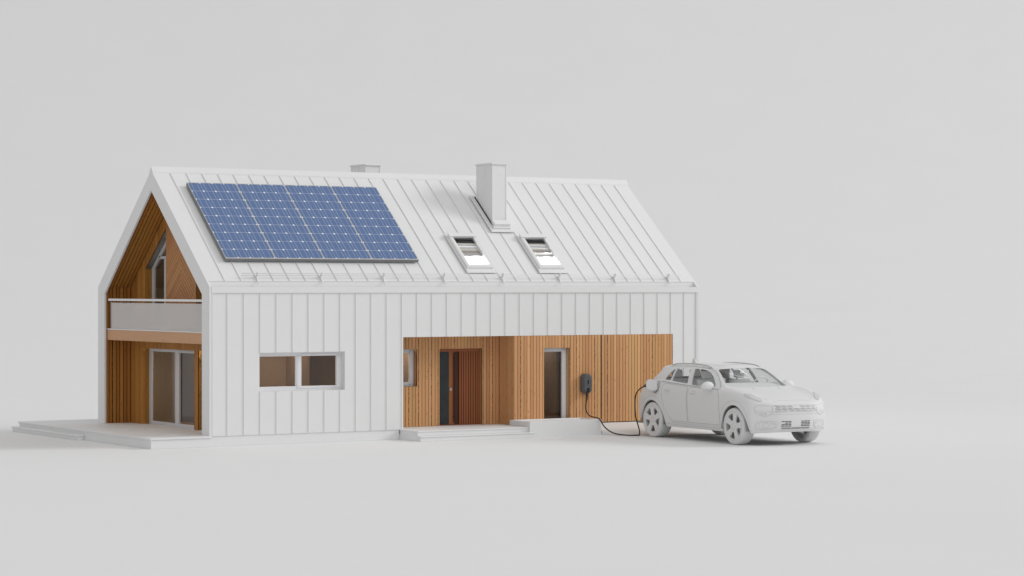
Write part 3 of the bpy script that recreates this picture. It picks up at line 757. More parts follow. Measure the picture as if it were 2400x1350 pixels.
# ------------------------------------------------------------------ car (local axes: x forward, y to the car's left, z up)
car = thing('car', 'unpainted white clay hatchback plugged in beside the garage', 'car', (13.6, -4.74, 0), R(-92))
FA, RA, TR = 2.0, -1.93, .50
def V3(p): return [(a, b, c) for a, b, c in p]
K = [  # each row: 18 stations from the front centre round the side to the rear centre, (x, half width, z)
 [(2.98,0.0,0.36),(2.96,0.45,0.36),(2.88,0.77,0.35),(2.76,0.97,0.34),(2.69,1.09,0.33),(2.57,1.2,0.32),(2.0,1.235,.34),(1.4,1.21,.33),(.7,1.2,.33),(0,1.2,.33),(-.7,1.2,.33),(-1.3,1.21,.33),(-1.93,1.235,.36),(-2.4,1.2,.42),(-2.75,1.1,.46),(-2.95,.95,.48),(-3.08,.6,.48),(-3.12,0,.48)],
 [(3.08,0.0,0.47),(3.06,0.45,0.47),(2.97,0.77,0.47),(2.84,1.01,0.47),(2.75,1.16,0.48),(2.6,1.275,0.49),(2.0,1.315,.50),(1.4,1.275,.48),(.7,1.265,.48),(0,1.265,.48),(-.7,1.265,.48),(-1.3,1.275,.48),(-1.93,1.32,.50),(-2.42,1.28,.52),(-2.78,1.17,.54),(-3.0,.99,.55),(-3.16,.6,.55),(-3.2,0,.55)],
 [(3.095,0.0,0.76),(3.075,0.45,0.76),(2.99,0.77,0.76),(2.86,1.03,0.76),(2.77,1.18,0.77),(2.61,1.29,0.78),(2.0,1.325,.80),(1.4,1.285,.78),(.7,1.275,.78),(0,1.275,.78),(-.7,1.275,.78),(-1.3,1.29,.79),(-1.93,1.335,.82),(-2.43,1.295,.83),(-2.8,1.18,.84),(-3.03,1.0,.84),(-3.19,.6,.84),(-3.23,0,.84)],
 [(3.1,0.0,0.95),(3.08,0.45,0.95),(2.985,0.77,0.96),(2.85,1.03,0.97),(2.76,1.175,0.98),(2.59,1.285,1.0),(2.0,1.325,1.04),(1.4,1.30,1.04),(.7,1.295,1.04),(0,1.295,1.05),(-.7,1.295,1.06),(-1.3,1.305,1.07),(-1.93,1.33,1.08),(-2.42,1.285,1.08),(-2.8,1.17,1.08),(-3.02,.99,1.08),(-3.17,.6,1.08),(-3.21,0,1.08)],
 [(3.06,0.0,1.09),(3.035,0.45,1.09),(2.935,0.77,1.105),(2.79,1.01,1.14),(2.69,1.14,1.18),(2.52,1.255,1.22),(2.0,1.295,1.27),(1.4,1.29,1.28),(.7,1.285,1.28),(0,1.285,1.29),(-.7,1.285,1.31),(-1.3,1.29,1.33),(-1.93,1.30,1.34),(-2.38,1.24,1.33),(-2.72,1.13,1.31),(-2.94,.96,1.29),(-3.07,.6,1.27),(-3.11,0,1.27)],
 [(2.97,0.0,1.145),(2.94,0.45,1.15),(2.84,0.75,1.18),(2.7,0.955,1.235),(2.6,1.06,1.295),(2.42,1.19,1.335),(2.0,1.245,1.405),(1.4,1.255,1.43),(0.7,1.25,1.43),(0,1.245,1.465),(-.7,1.23,1.52),(-1.3,1.215,1.56),(-1.93,1.17,1.575),(-2.34,1.13,1.54),(-2.6,1.03,1.51),(-2.72,.86,1.48),(-2.82,.5,1.47),(-2.85,0,1.47)],
 [(2.72,0.0,1.265),(2.7,0.42,1.265),(2.62,0.66,1.275),(2.51,0.82,1.315),(2.43,0.92,1.365),(2.27,1.02,1.41),(1.92,1.10,1.470),(1.4,1.185,1.475),(0.7,1.225,1.447),(0,1.212,1.502),(-.7,1.207,1.54),(-1.3,1.19,1.585),(-1.93,1.14,1.605),(-2.26,1.06,1.57),(-2.47,.96,1.545),(-2.62,.82,1.53),(-2.71,.48,1.52),(-2.74,0,1.52)],
 [(2.25,0.0,1.403),(2.23,0.38,1.403),(2.18,0.6,1.403),(2.08,0.76,1.413),(1.95,0.86,1.433),(1.82,0.94,1.453),(1.6,1.05,1.483),(1.36,1.13,1.485),(0.7,1.2,1.462),(0,1.19,1.518),(-.7,1.185,1.556),(-1.3,1.165,1.605),(-1.93,1.11,1.63),(-2.22,1.02,1.61),(-2.41,.91,1.59),(-2.53,.78,1.575),(-2.61,.46,1.565),(-2.63,0,1.565)],
 [(1.46,0.0,1.495),(1.45,0.38,1.495),(1.42,0.6,1.495),(1.385,0.76,1.495),(1.35,0.87,1.495),(1.32,0.95,1.497),(1.28,1.02,1.5),(1.2,1.07,1.51),(0.7,1.17,1.475),(0,1.165,1.535),(-.7,1.16,1.575),(-1.3,1.135,1.625),(-1.95,1.09,1.66),(-2.24,1.03,1.655),(-2.4,0.93,1.645),(-2.5,0.79,1.635),(-2.56,0.46,1.63),(-2.58,0,1.63)],
 [(1.10,0,1.79),(1.09,.37,1.79),(1.055,.57,1.785),(1.01,.70,1.775),(.965,.79,1.77),(.93,.855,1.765),(.88,.905,1.765),(.76,.965,1.77),(.42,1.04,1.77),(-.12,1.06,1.79),(-.7,1.06,1.81),(-1.24,1.035,1.83),(-1.80,0.98,1.83),(-2.02,0.925,1.825),(-2.15,0.845,1.815),(-2.25,0.72,1.81),(-2.31,0.42,1.81),(-2.32,0,1.81)],
 [(.72,0,2.03),(.71,.35,2.025),(.67,.54,2.01),(.62,.65,1.995),(.57,.725,1.985),(.52,.775,1.98),(.45,.815,1.98),(.32,.85,1.99),(.12,.88,2.00),(-.25,.90,2.02),(-.7,.90,2.03),(-1.18,.89,2.025),(-1.75,0.875,2.0),(-2.03,0.835,1.985),(-2.16,0.765,1.975),(-2.23,0.65,1.97),(-2.27,0.37,1.975),(-2.28,0,1.975)],
 [(.42,0,2.075),(.42,.28,2.07),(.40,.45,2.06),(.37,.54,2.05),(.34,.60,2.04),(.30,.65,2.04),(.24,.69,2.04),(.14,.715,2.045),(-.02,.735,2.055),(-.32,.745,2.07),(-.7,.745,2.08),(-1.15,.735,2.075),(-1.66,0.72,2.05),(-1.89,0.68,2.037),(-1.98,0.62,2.03),(-2.04,0.53,2.025),(-2.07,0.31,2.025),(-2.08,0,2.025)],
 [(.05,0,2.10),(.05,.15,2.098),(.04,.24,2.095),(.03,.30,2.09),(.01,.33,2.09),(-.01,.36,2.088),(-.05,.38,2.088),(-.11,.39,2.09),(-.2,.40,2.095),(-.42,.40,2.10),(-.7,.40,2.105),(-1.05,.395,2.10),(-1.38,.38,2.085),(-1.52,.35,2.075),(-1.58,.31,2.07),(-1.62,.26,2.068),(-1.64,.15,2.068),(-1.645,0,2.068)],
]
SPINE = [-.02,-.03,-.05,-.07,-.09,-.12,-.16,-.22,-.3,-.48,-.7,-1.0,-1.2,-1.28,-1.32,-1.34,-1.35,-1.355]
def catmull(p, n):
    """open curve through p, n steps per span"""
    out = []; q = [[2*a-b for a, b in zip(p[0], p[1])]] + [list(x) for x in p] + [[2*a-b for a, b in zip(p[-1], p[-2])]]
    for i in range(1, len(q)-2):
        for k in range(n):
            t = k/n
            out.append(tuple(.5*((2*b)+(c-a)*t+(2*a-5*b+4*c-d)*t*t+(3*b-a-3*c+d)*t**3) for a, b, c, d in zip(q[i-1], q[i], q[i+1], q[i+2])))
    return out + [tuple(p[-1])]
rows = []
for r in K:
    half = catmull([r[0]]+r[1:], 2)
    rows.append(half)
nh = len(rows[0])
bm = bmesh.new(); vr = []
for r in rows:
    right = [bm.verts.new((x, -max(y, 0) if 0 < i < nh-1 else 0, z)) for i, (x, y, z) in enumerate(r)]
    left = [bm.verts.new((x, max(y, 0), z)) for i, (x, y, z) in enumerate(r)][1:-1] if False else [bm.verts.new((x, max(y, 0), z)) for x, y, z in r[1:-1]]
    vr.append(right + left[::-1])
m = len(vr[0])
for a, b_ in zip(vr, vr[1:]):
    for i in range(m): bm.faces.new([a[i], a[(i+1) % m], b_[(i+1) % m], b_[i]])
# roof middle: close the last ring across
last = vr[-1]
for i in range(nh-1):
    a, b_ = last[i], last[i+1]; c, d = last[(m-i-1) % m], last[(m-i) % m]
    q = []
    for v in (a, b_, c, d):
        if v not in q: q.append(v)
    if len(q) >= 3: bm.faces.new(q)
bmesh.ops.recalc_face_normals(bm, faces=bm.faces[:])
me = bpy.data.meshes.new('shell'); bm.to_mesh(me); bm.free()
sh = link(bpy.data.objects.new('shell', me))
def bake(o, keep=False):
    dg = bpy.context.evaluated_depsgraph_get(); mm = bpy.data.meshes.new_from_object(o.evaluated_get(dg))
    if not keep: bpy.data.objects.remove(o)
    return mm
md = sh.modifiers.new('s', 'SUBSURF'); md.levels = 2; md.render_levels = 2
skin = bake(sh)
bvh = BVHTree.FromPolygons([v.co.copy() for v in skin.vertices], [tuple(p.vertices) for p in skin.polygons])
def hit_side(x, z, sgn=-1):
    h = bvh.ray_cast(Vector((x, sgn*3, z)), Vector((0, -sgn, 0)))
    return (h[0], h[1]) if h[0] else (None, None)
def hit_front(y, z):
    h = bvh.ray_cast(Vector((5, y, z)), Vector((-1, 0, 0)))
    return (h[0], h[1]) if h[0] else (None, None)
def hit_rear(y, z):
    h = bvh.ray_cast(Vector((-5, y, z)), Vector((1, 0, 0)))
    return (h[0], h[1]) if h[0] else (None, None)
def hit_top(x, y):
    h = bvh.ray_cast(Vector((x, y, 4)), Vector((0, 0, -1)))
    return (h[0], h[1]) if h[0] else (None, None)
def outward(p, n):
    c = Vector((max(-2, min(1.8, p.x)), 0, 1.0)); return n if n.dot(p-c) > 0 else -n
def resample(poly, step, closed=True):
    pts = [Vector((*p, 0)) for p in poly]; out = []
    rng = range(len(pts)) if closed else range(len(pts)-1)
    for i in rng:
        a, b_ = pts[i], pts[(i+1) % len(pts)]; n = max(1, int((b_-a).length/step))
        out += [a.lerp(b_, k/n) for k in range(n)]
    if not closed: out.append(pts[-1])
    return [(p.x, p.y) for p in out]
def rounded(poly, n=4):
    """corner-cut smoothing of a closed polygon"""
    for _ in range(n):
        q = []
        for i in range(len(poly)):
            a, b_ = poly[i], poly[(i+1) % len(poly)]
            q += [(a[0]*.75+b_[0]*.25, a[1]*.75+b_[1]*.25), (a[0]*.25+b_[0]*.75, a[1]*.25+b_[1]*.75)]
        poly = q
    return poly
def soft(poly, r=.03):
    """round the corners of a polygon by about r"""
    out = []
    n = len(poly)
    for i in range(n):
        p, q, s = [Vector((*poly[j % n], 0)) for j in (i-1, i, i+1)]
        d1, d2 = (p-q), (s-q); a = q+d1.normalized()*min(r, d1.length*.4); b_ = q+d2.normalized()*min(r, d2.length*.4)
        for k in range(5):
            t = k/4; v = a*(1-t)**2 + q*2*t*(1-t) + b_*t*t; out.append((v.x, v.y))
    return out
def patch(mb, poly, hit, off, rings=5, step=.05):
    poly = resample(poly, step); n = len(poly)
    cx = sum(p[0] for p in poly)/n; cy = sum(p[1] for p in poly)/n
    loops = []
    for k in range(rings):
        t = 1-k/rings; lp = []
        for p in poly:
            h, nn = hit(cx+(p[0]-cx)*t, cy+(p[1]-cy)*t)
            if h is None: return False
            lp.append(mb.bm.verts.new(h+outward(h, nn)*off))
        loops.append(lp)
    h, nn = hit(cx, cy); c = mb.bm.verts.new(h+outward(h, nn)*off)
    for a, b_ in zip(loops, loops[1:]):
        for i in range(n):
            f = mb.bm.faces.new([a[i], a[(i+1) % n], b_[(i+1) % n], b_[i]]); f.smooth = True
    for i in range(n):
        f = mb.bm.faces.new([loops[-1][i], loops[-1][(i+1) % n], c]); f.smooth = True
    return True
def line_on(mb, poly, hit, r=.006, off=.0, closed=False, step=.05):
    pts = []
    for p in resample(poly, step, closed):
        h, nn = hit(*p)
        if h is not None: pts.append(h+outward(h, nn)*off)
    if closed and pts: pts.append(pts[0])
    if len(pts) > 1: mb.tube(pts, r, 6)

# openings: wheel arches, glass
FWIN = [(-.17,1.53),(.30,1.505),(.93,1.49),(.87,1.59),(.68,1.745),(.43,1.885),(.22,1.95),(-.02,1.975),(-.33,1.98)]
RWIN = [(-1.17,1.605),(-.35,1.555),(-.50,1.982),(-.85,1.985),(-1.18,1.965)]
QWIN = [(-1.225,1.610),(-1.235,1.955),(-1.34,1.90),(-1.46,1.76),(-1.55,1.635)]
WS = [(-.99,1.518),(-.5,1.512),(0,1.512),(.5,1.512),(.99,1.518),(.765,1.965),(.40,1.995),(0,2.005),(-.40,1.995),(-.765,1.965)]
RW = [(-.70,1.68),(0,1.67),(.70,1.68),(.58,1.93),(0,1.94),(-.58,1.93)]
FWIN, RWIN, QWIN = [[(a, z-.014 if z > 1.9 else z) for a, z in p] for p in (FWIN, RWIN, QWIN)]
FWIN, RWIN, QWIN, WS, RW = soft(FWIN,.05), soft(RWIN,.05), soft(QWIN,.05), soft(WS,.06), soft(RW,.06)
cut = MB()
for poly in (FWIN, RWIN, QWIN):
    cut.prism(poly, lambda a, l, d: (a, d, l), -1.6, -.70); cut.prism(poly, lambda a, l, d: (a, d, l), .70, 1.6)
cut.prism(WS, lambda a, l, d: (d, a, l), .40, 1.75); cut.prism(RW, lambda a, l, d: (d, a, l), -2.9, -1.7)
def arch(r, x):
    pts = [(x+.12+r, .0)] + [(x+(r+.0)*math.cos(R(t))+(.05 if t < 40 else 0)*(1-t/40 if t < 40 else 0), .5+r*math.sin(R(t))) for t in range(0, 181, 10)] + [(x-.06-r, .0)]
    return pts
ARCH = {FA: .565, RA: .55}
cut2 = MB()
for x, r in ARCH.items():
    for sg_ in (-1, 1): cut2.prism(arch(r, x), lambda a, l, d: (a, sg_*d, l), .80, 1.7)
body = bpy.data.objects.new('body', skin.copy()); link(body)
body.data.materials.clear(); body.data.materials.append(CARW)
for p in body.data.polygons: p.use_smooth = True
sm = body.modifiers.new('so', 'SOLIDIFY'); sm.thickness = .035; sm.offset = -1
cu = [obj('cutter', cut, DARK), obj('cutter', cut2, DARK)]
for c in cu:
    bo = body.modifiers.new('b', 'BOOLEAN'); bo.operation = 'DIFFERENCE'; bo.object = c; bo.solver = 'EXACT'
me = bake(body)
for c in cu: bpy.data.objects.remove(c)
me.materials.clear(); me.materials.append(CARW)
for p in me.polygons: p.use_smooth = True; p.material_index = 0
body = link(bpy.data.objects.new('body', me), car)
sb = body.modifiers.new('edge', 'EDGE_SPLIT'); sb.split_angle = R(38)
# glazing
def pane(name, poly, hit, relax=0):
    g = MB()
    if patch(g, poly, hit, -.014, 10 if relax else 6, .06):
        inner = [v for v in g.bm.verts if not v.is_boundary]
        for _ in range(relax): bmesh.ops.smooth_vert(g.bm, verts=inner, factor=.5, use_axis_x=True, use_axis_y=True, use_axis_z=True)
        return obj(name, g, CARGL, car, recalc=False)
pane('windscreen', WS, hit_front, 300); pane('rear_window', RW, hit_rear)
for poly in (FWIN, RWIN, QWIN):
    for s_ in (-1, 1): pane('side_window', poly, lambda x, z: hit_side(x, z, s_))
SEAMC = plain('door_gap', (.40, .40, .40), .8)
# doors: raised skins with seams and handles
FD = [(1.36,.50),(1.33,.95),(1.31,1.30),(1.16,1.455),(.60,1.445),(.02,1.47),(-.17,1.462),(-.20,1.30),(-.185,.9),(-.17,.50)]
RD = [(-.215,.50),(-.225,.9),(-.24,1.30),(-.215,1.468),(-.80,1.505),(-1.30,1.535),(-1.46,1.50),(-1.47,1.32),(-1.43,1.14),(-1.30,.84),(-1.10,.60),(-.93,.50)]
for nm, poly, hx_, hz in (('d', FD, .04, 1.325), ('d', RD, -1.20, 1.355)):
    for s_ in (-1, 1):
        H = lambda x, z: hit_side(x, z, s_)
        g = MB(); pl2 = soft(poly, .06); patch(g, pl2, H, .004, 8, .05)
        d = obj('door', g, CARW, car)
        g = MB(); line_on(g, pl2, H, .0055, .002, True, .04); obj('door_seam', g, SEAMC, d)
        g = MB(); pts = []
        for k in range(7):
            h, nn = H(hx_-.13+.26*k/6, hz); pts.append(h+outward(h, nn)*(.012+.024*math.sin(math.pi*k/6)))
        g.tube(pts, [.012,.02,.022,.022,.022,.02,.012], 8); obj('handle', g, CARW, d)
        g = MB(); line_on(g, soft([(hx_-.02,hz-.06),(hx_+.15,hz-.06),(hx_+.15,hz+.04),(hx_-.02,hz+.05)],.04), H, .004, .002, True, .03); obj('handle_recess', g, plain('seam_soft', (.58,.58,.58), .8) if s_ == -1 and hx_ > 0 else bpy.data.materials['seam_soft'], d)
SOFT = bpy.data.materials['seam_soft']
# waistline and frame lines round the side glass
for s_ in (-1, 1):
    H = lambda x, z: hit_side(x, z, s_)
    g = MB(); line_on(g, [(-1.58,1.585),(-.70,1.535),(.02,1.495),(.70,1.462),(1.20,1.452)], H, .009, .004, False, .04); obj('waist_moulding', g, GREYD, car)
    g = MB(); line_on(g, [(1.20,1.46),(1.02,1.62),(.80,1.78),(.54,1.92),(.27,1.985),(-.05,2.003)], H, .006, .002, False, .04); obj('door_frame_seam', g, GREYD, car)
    g = MB(); line_on(g, [(-1.28,.42),(-.6,.40),(.6,.40),(1.36,.40)], H, .005, .002); line_on(g, [(-1.0,.455),(1.38,.445)], H, .004, .002); obj('sill_line', g, SOFT, car)
    for x, r in ARCH.items():
        g = MB(); rr = r+.10
        line_on(g, [(x+rr*math.cos(R(t)), .5+rr*1.02*math.sin(R(t))) for t in range(-8 if x > 0 else 6, 178 if x > 0 else 150, 6)], H, .004, .001, False, .03); obj('arch_line', g, SOFT, car)
        # liner
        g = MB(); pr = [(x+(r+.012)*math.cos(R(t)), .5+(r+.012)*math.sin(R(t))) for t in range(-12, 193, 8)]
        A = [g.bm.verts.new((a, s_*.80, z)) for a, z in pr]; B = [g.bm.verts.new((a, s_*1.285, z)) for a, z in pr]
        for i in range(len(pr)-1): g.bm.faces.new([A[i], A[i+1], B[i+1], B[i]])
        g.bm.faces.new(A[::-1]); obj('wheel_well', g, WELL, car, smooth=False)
# mid pillar trim and corner sail panel
g = MB()
g.box(-3.0, 1.38, -1.10, 1.10, .355, .40); g.box(1.3, 2.55, -.78, .78, .36, .42); g.box(-2.6, -1.2, -.78, .78, .36, .42); obj('underbody', g, WELL, car)

# front end
RAILM = bpy.data.materials.get('rail_shade_grey') or plain('rail_shade_grey', (.52,.52,.52), .5)  # rails greyed: shadow between rail and roof put into the colour
def dash(mb, y0, y1, z0, z1, off=.006, back=.03):
    pts = []
    for y, z in ((y0,z0),(y1,z0),(y1,z1),(y0,z1)):
        h, nn = hit_front(y, z); pts.append(h)
    f_ = [mb.bm.verts.new(p+Vector((off,0,0))) for p in pts]; b_ = [mb.bm.verts.new(p-Vector((back,0,0))) for p in pts]
    mb.bm.faces.new(f_)
    for i in range(4): mb.bm.faces.new([f_[i], f_[(i+1)%4], b_[(i+1)%4], b_[i]])
SLOTG = plain('grille_slot_soft', (.16, .16, .16), .6); SLOTC = plain('grille_slot', (.09, .09, .09), .6)
g = MB(); patch(g, soft([(-.70,.905),(.70,.905),(.73,.98),(.70,1.072),(-.70,1.072),(-.73,.98)], .05), hit_front, .003, 6, .06); gr = obj('grille', g, CARW, car)
g = MB(); line_on(g, soft([(-.71,.90),(.71,.90),(.74,.98),(.71,1.078),(-.71,1.078),(-.74,.98)], .05), hit_front, .004, .003, True, .05); obj('grille_edge', g, SOFT, gr)
random.seed(3)
for r_i, z in enumerate((1.054, 1.030, .992, .968, .932)):
    y = -.66 + (.04 if r_i % 2 else 0)
    while y < .64:
        wd = .10 + .07*math.cos(y*1.6) + (.0 if r_i < 4 else .02)
        y1_ = min(y+wd, .68)
        if not (r_i < 2 and -.10 < (y+y1_)/2 < .10):
            g = MB(); dash(g, y, y1_, z-.0045, z+.0045); obj('grille_slot', g, SLOTC, gr)
        y = y1_+.035
g = MB(); g.lathe([(.0001,.012),(.035,.012),(.042,.004),(.042,-.02)], lambda a, b_, h: (hit_front(0,1.04)[0].x+h*.6, a*.9, 1.042+b_*.6), 20); obj('badge', g, CARW, gr)
lo_ = MB(); patch(lo_, soft([(-.52,.425),(.52,.425),(.52,.675),(-.52,.675)], .04), hit_front, .003, 6, .06); lo_ = obj('lower_grille', lo_, CARW, car)
for zi, z in enumerate((.648, .607, .567, .527)):
    for c0 in (-.475, -.37, -.265, .155, .26, .365):
        if zi == 1 and c0 == -.475: continue
        g = MB(); dash(g, c0, c0+.088, z-.0085, z+.0085, .010); obj('grille_slot', g, SLOT, lo_)
for y0_, y1_ in ((-.46,-.18), (-.15,.15), (.18,.45)):
    g = MB(); dash(g, y0_, y1_, .446, .486, .016); obj('intake', g, GREYD, lo_)
for s_ in (-1, 1):
    q = lambda P: [(s_*a, z) for a, z in P]
    lamp = [(1.165,.98),(1.12,.86),(.99,.80),(.84,.80),(.72,.905),(.72,1.065),(1.09,1.085)]
    g = MB(); patch(g, soft(q(lamp), .04), hit_front, .004, 6, .05); hl = obj('headlight', g, CARW, car)
    g = MB(); line_on(g, soft(q(lamp), .04), hit_front, .005, .004, True, .04); line_on(g, q([(1.13,.915),(.93,.905),(.74,.93)]), hit_front, .004, .004); obj('lamp_edge', g, SOFT, hl)
    for a, z in ((1.02,.875),(.92,.872),(.99,.835),(.90,.835)):
        g = MB(); dash(g, s_*a-.03, s_*a+.03, z-.004, z+.004); obj('lamp_slot', g, GREYD, hl)
    fog = [(1.13,.60),(1.10,.44),(.72,.445),(.60,.52),(.59,.655),(1.02,.665)]
    g = MB(); patch(g, soft(q(fog), .05), hit_front, .003, 5, .05); fg = obj('fog_light', g, CARW, car)
    g = MB(); line_on(g, soft(q(fog), .05), hit_front, .005, .003, True, .04); line_on(g, soft(q([(1.06,.59),(1.04,.48),(.72,.48),(.64,.53),(.64,.62),(1.0,.63)]), .04), hit_front, .004, .003, True, .04)
    line_on(g, [(s_*.88+.075*math.cos(t*.4), .555+.06*math.sin(t*.4)) for t in range(17)], hit_front, .004, .003, False, .03); line_on(g, q([(.76,.60),(.64,.60)]), hit_front, .004, .003); line_on(g, q([(.76,.575),(.64,.575)]), hit_front, .004, .003); obj('fog_light_edge', g, SOFT, fg)
    # eye-shaped running lamp on top of the wing
    eye = [(2.28,1.155),(2.40,1.20),(2.57,1.155),(2.68,1.065),(2.76,.96),(2.76,.90),(2.68,.90),(2.54,.98),(2.39,1.085)]
    g = MB(); ok = patch(g, soft([(x, s_*y) for x, y in eye], .03), hit_top, .008, 6, .04); ey = obj('running_light', g, plain('lens_clay', (.62,.62,.63), .3) if s_ == -1 else bpy.data.materials['lens_clay'], car)
    g = MB(); line_on(g, soft([(x, s_*y) for x, y in eye], .03), hit_top, .006, .006, True, .03); obj('lens_edge', g, SOFT, ey)
    # door mirror
    g = MB(); nu, nv = 14, 20
    for i in range(nu+1):
        pass
    prof = []
    vs = []
    for i in range(nu+1):
        a = math.pi*i/nu
        ring = []
        for j in range(nv):
            t = 2*math.pi*j/nv
            sx = math.cos(a); rr_ = math.sin(a)**.7
            x_ = .86 + (.13*sx if sx > 0 else .085*sx)
            y_ = s_*(1.35 + .205*rr_*math.cos(t)*(1 if math.cos(t) > 0 else .95)); z_ = 1.515 + .145*rr_*math.sin(t)*(1 if math.sin(t) > 0 else .8) - .015*math.cos(t)
            ring.append(g.bm.verts.new((x_, y_, z_)))
        vs.append(ring)
    for a, b_ in zip(vs, vs[1:]):
        for j in range(nv):
            f = g.bm.faces.new([a[j], a[(j+1)%nv], b_[(j+1)%nv], b_[j]]); f.smooth = True
    bmesh.ops.remove_doubles(g.bm, verts=g.bm.verts[:], dist=1e-4)
    mr = obj('door_mirror', g, CARW, car)
    g = MB(); g.tube([(.90, s_*1.14, 1.47), (.88, s_*1.22, 1.44), (.87, s_*1.32, 1.42)], [.05,.045,.06], 10); obj('mirror_foot', g, CARW, mr)
    # roof rail
    g = MB(); pts = []
    for k in range(23):
        x = -1.66 + 2.02*k/22; h, nn = hit_top(x, s_*(.80-.0*k)); lift = .036*min(1, math.sin(math.pi*k/22)*3)
        pts.append(h+Vector((0, 0, lift)))
    g.tube(pts, [.008]+[.017]*21+[.008], 8); obj('roof_rail', g, RAILM, car)
    g = MB()
    line_on(g, [(-1.7, s_*.855), (-1.0, s_*.872), (-.2, s_*.872), (.3, s_*.845)], hit_top, .005, .0, False, .05); obj('roof_seam', g, GREYD, car)
    g = MB(); line_on(g, [(1.36, s_*1.135), (1.7, s_*1.09), (2.1, s_*1.03), (2.45, s_*.97), (2.62, s_*.84), (2.76, s_*.68)], hit_top, .004, .0, False, .04); obj('bonnet_seam', g, SOFT, car)
    # wipers jets
    h, nn = hit_top(1.72, s_*.42); g = MB(); g.lathe([(.0001,.02),(.03,.016),(.045,.0)], lambda a, b_, hh: (h.x+a*.7, h.y+b_, h.z+hh), 14); obj('washer_jet', g, CARW, car)
g = MB(); line_on(g, [(y*.1, .84-.0*y) for y in range(-10, 11)], hit_front, .004, .001, False, .05); obj('bumper_crease', g, SOFT, car)
g = MB(); line_on(g, [(2.85, y*.1) for y in range(-6, 7)], hit_top, .004, .0, False, .05); obj('bonnet_seam', g, SOFT, car)
h, nn = hit_top(-1.66, 0); g = MB()
g.prism([(-.16,0),(.18,0),(.05,.04),(-.04,.14),(-.12,.145)], lambda a, l, d: (h.x+a, d*(1-l*4.5), h.z-.012+l), -.03, .03); obj('antenna_fin', g, CARW, car, bevel=.008)
g = MB(); patch(g, soft([(.28,-.52),(.28,.52),(-1.05,.55),(-1.05,-.55)], .08), hit_top, .003, 5, .08); obj('roof_panel', g, CARW, car)

# wheels
RIMW = CARW; WELL2 = plain('brake_grey', (.40, .40, .40), .6)
def make_wheel():
    hub = link(bpy.data.objects.new('wheel', None), car); hub.empty_display_size = .1
    P = lambda x, y, h: (x, h, y)       # axle along y, outside = -y
    g = MB(); w0, w1 = -.15, .23
    g.lathe([(.385,w0+.004),(.40,w0-.004),(.425,w0-.006),(.462,w0+.004),(.486,w0+.03),(.497,w0+.07),(.5,0),(.497,w1-.07),(.486,w1-.03),(.462,w1-.004),(.40,w1),(.385,w1),(.37,0)], P, 64, close=True)
    obj('tyre', g, TYREW, hub)
    g = MB(); g.lathe([(.372,w0-.0),(.386,w0-.004),(.392,w0+.02),(.375,w0+.05),(.365,w1-.02),(.35,w1-.02),(.35,w0+.05),(.352,w0+.012)], P, 64, close=True)
    rim = obj('rim', g, RIMW, hub)
    # five-spoke face = disc with five window cut-outs
    d = MB(); d.lathe([(.0001,w0+.012),(.05,w0+.008),(.10,w0+.016),(.25,w0+.010),(.358,w0+.002),(.358,w0+.05),(.0001,w0+.06)], P, 60)
    bmesh.ops.remove_doubles(d.bm, verts=d.bm.verts[:], dist=2e-3); bmesh.ops.recalc_face_normals(d.bm, faces=d.bm.faces[:])
    c = MB()
    for k in range(5):
        a = R(72*k+54)
        hole = soft([(.155,-.038),(.33,-.125),(.345,0),(.33,.125),(.155,.038)], .03)
        c.prism([(x*math.cos(a)-y*math.sin(a), x*math.sin(a)+y*math.cos(a)) for x, y in hole], lambda q, l, dd: (q, dd, l), -.4, .4)
    od = obj('spokes', d, RIMW, None); oc = obj('cutter', c, DARK)
    bo = od.modifiers.new('b', 'BOOLEAN'); bo.operation = 'DIFFERENCE'; bo.object = oc; bo.solver = 'EXACT'
    mm = bake(od); bpy.data.objects.remove(oc); mm.materials.clear(); mm.materials.append(RIMW)
    for p in mm.polygons: p.material_index = 0; p.use_smooth = True
    os_ = link(bpy.data.objects.new('spokes', mm), hub); e_ = os_.modifiers.new('e', 'EDGE_SPLIT'); e_.split_angle = R(35)
    g = MB(); g.lathe([(.0001,w0-.002),(.035,w0+.0),(.05,w0+.008),(.05,w0+.03)], P, 24); obj('hub_cap', g, RIMW, hub)
    g = MB()
    for k in range(5):
        a = R(72*k+18); g.lathe([(.0001,.0),(.012,.0),(.012,.02)], lambda x, y, h_: (.078*math.cos(a)+x, w0+.006+h_, .078*math.sin(a)+y), 10)
        obj('wheel_bolt', g, SOFT, hub); g = MB()
    g.bm.free()
    g = MB(); g.lathe([(.0001,-.02),(.26,-.02),(.26,.02),(.0001,.02)], P, 40, smooth=False); g2 = obj('brake_disc', g, WELL2, hub)
    g = MB(); g.prism([(.12,-.10),(.27,-.12),(.29,0),(.27,.12),(.12,.10)], lambda q, l, dd: (q*.9, dd, l), -.065, .05); obj('brake_caliper', g, WELL2, hub, bevel=.015)
    return hub
wproto = make_wheel()
first = True
for x in (RA, FA):
    for s_ in (-1, 1):
        if first: o = wproto; first = False
        else: o = copy_tree(wproto, car)
        o.location = (x, s_*1.145, TR); o.rotation_euler = (0, R(10 if x > 0 else -4), 0 if s_ < 0 else math.pi)

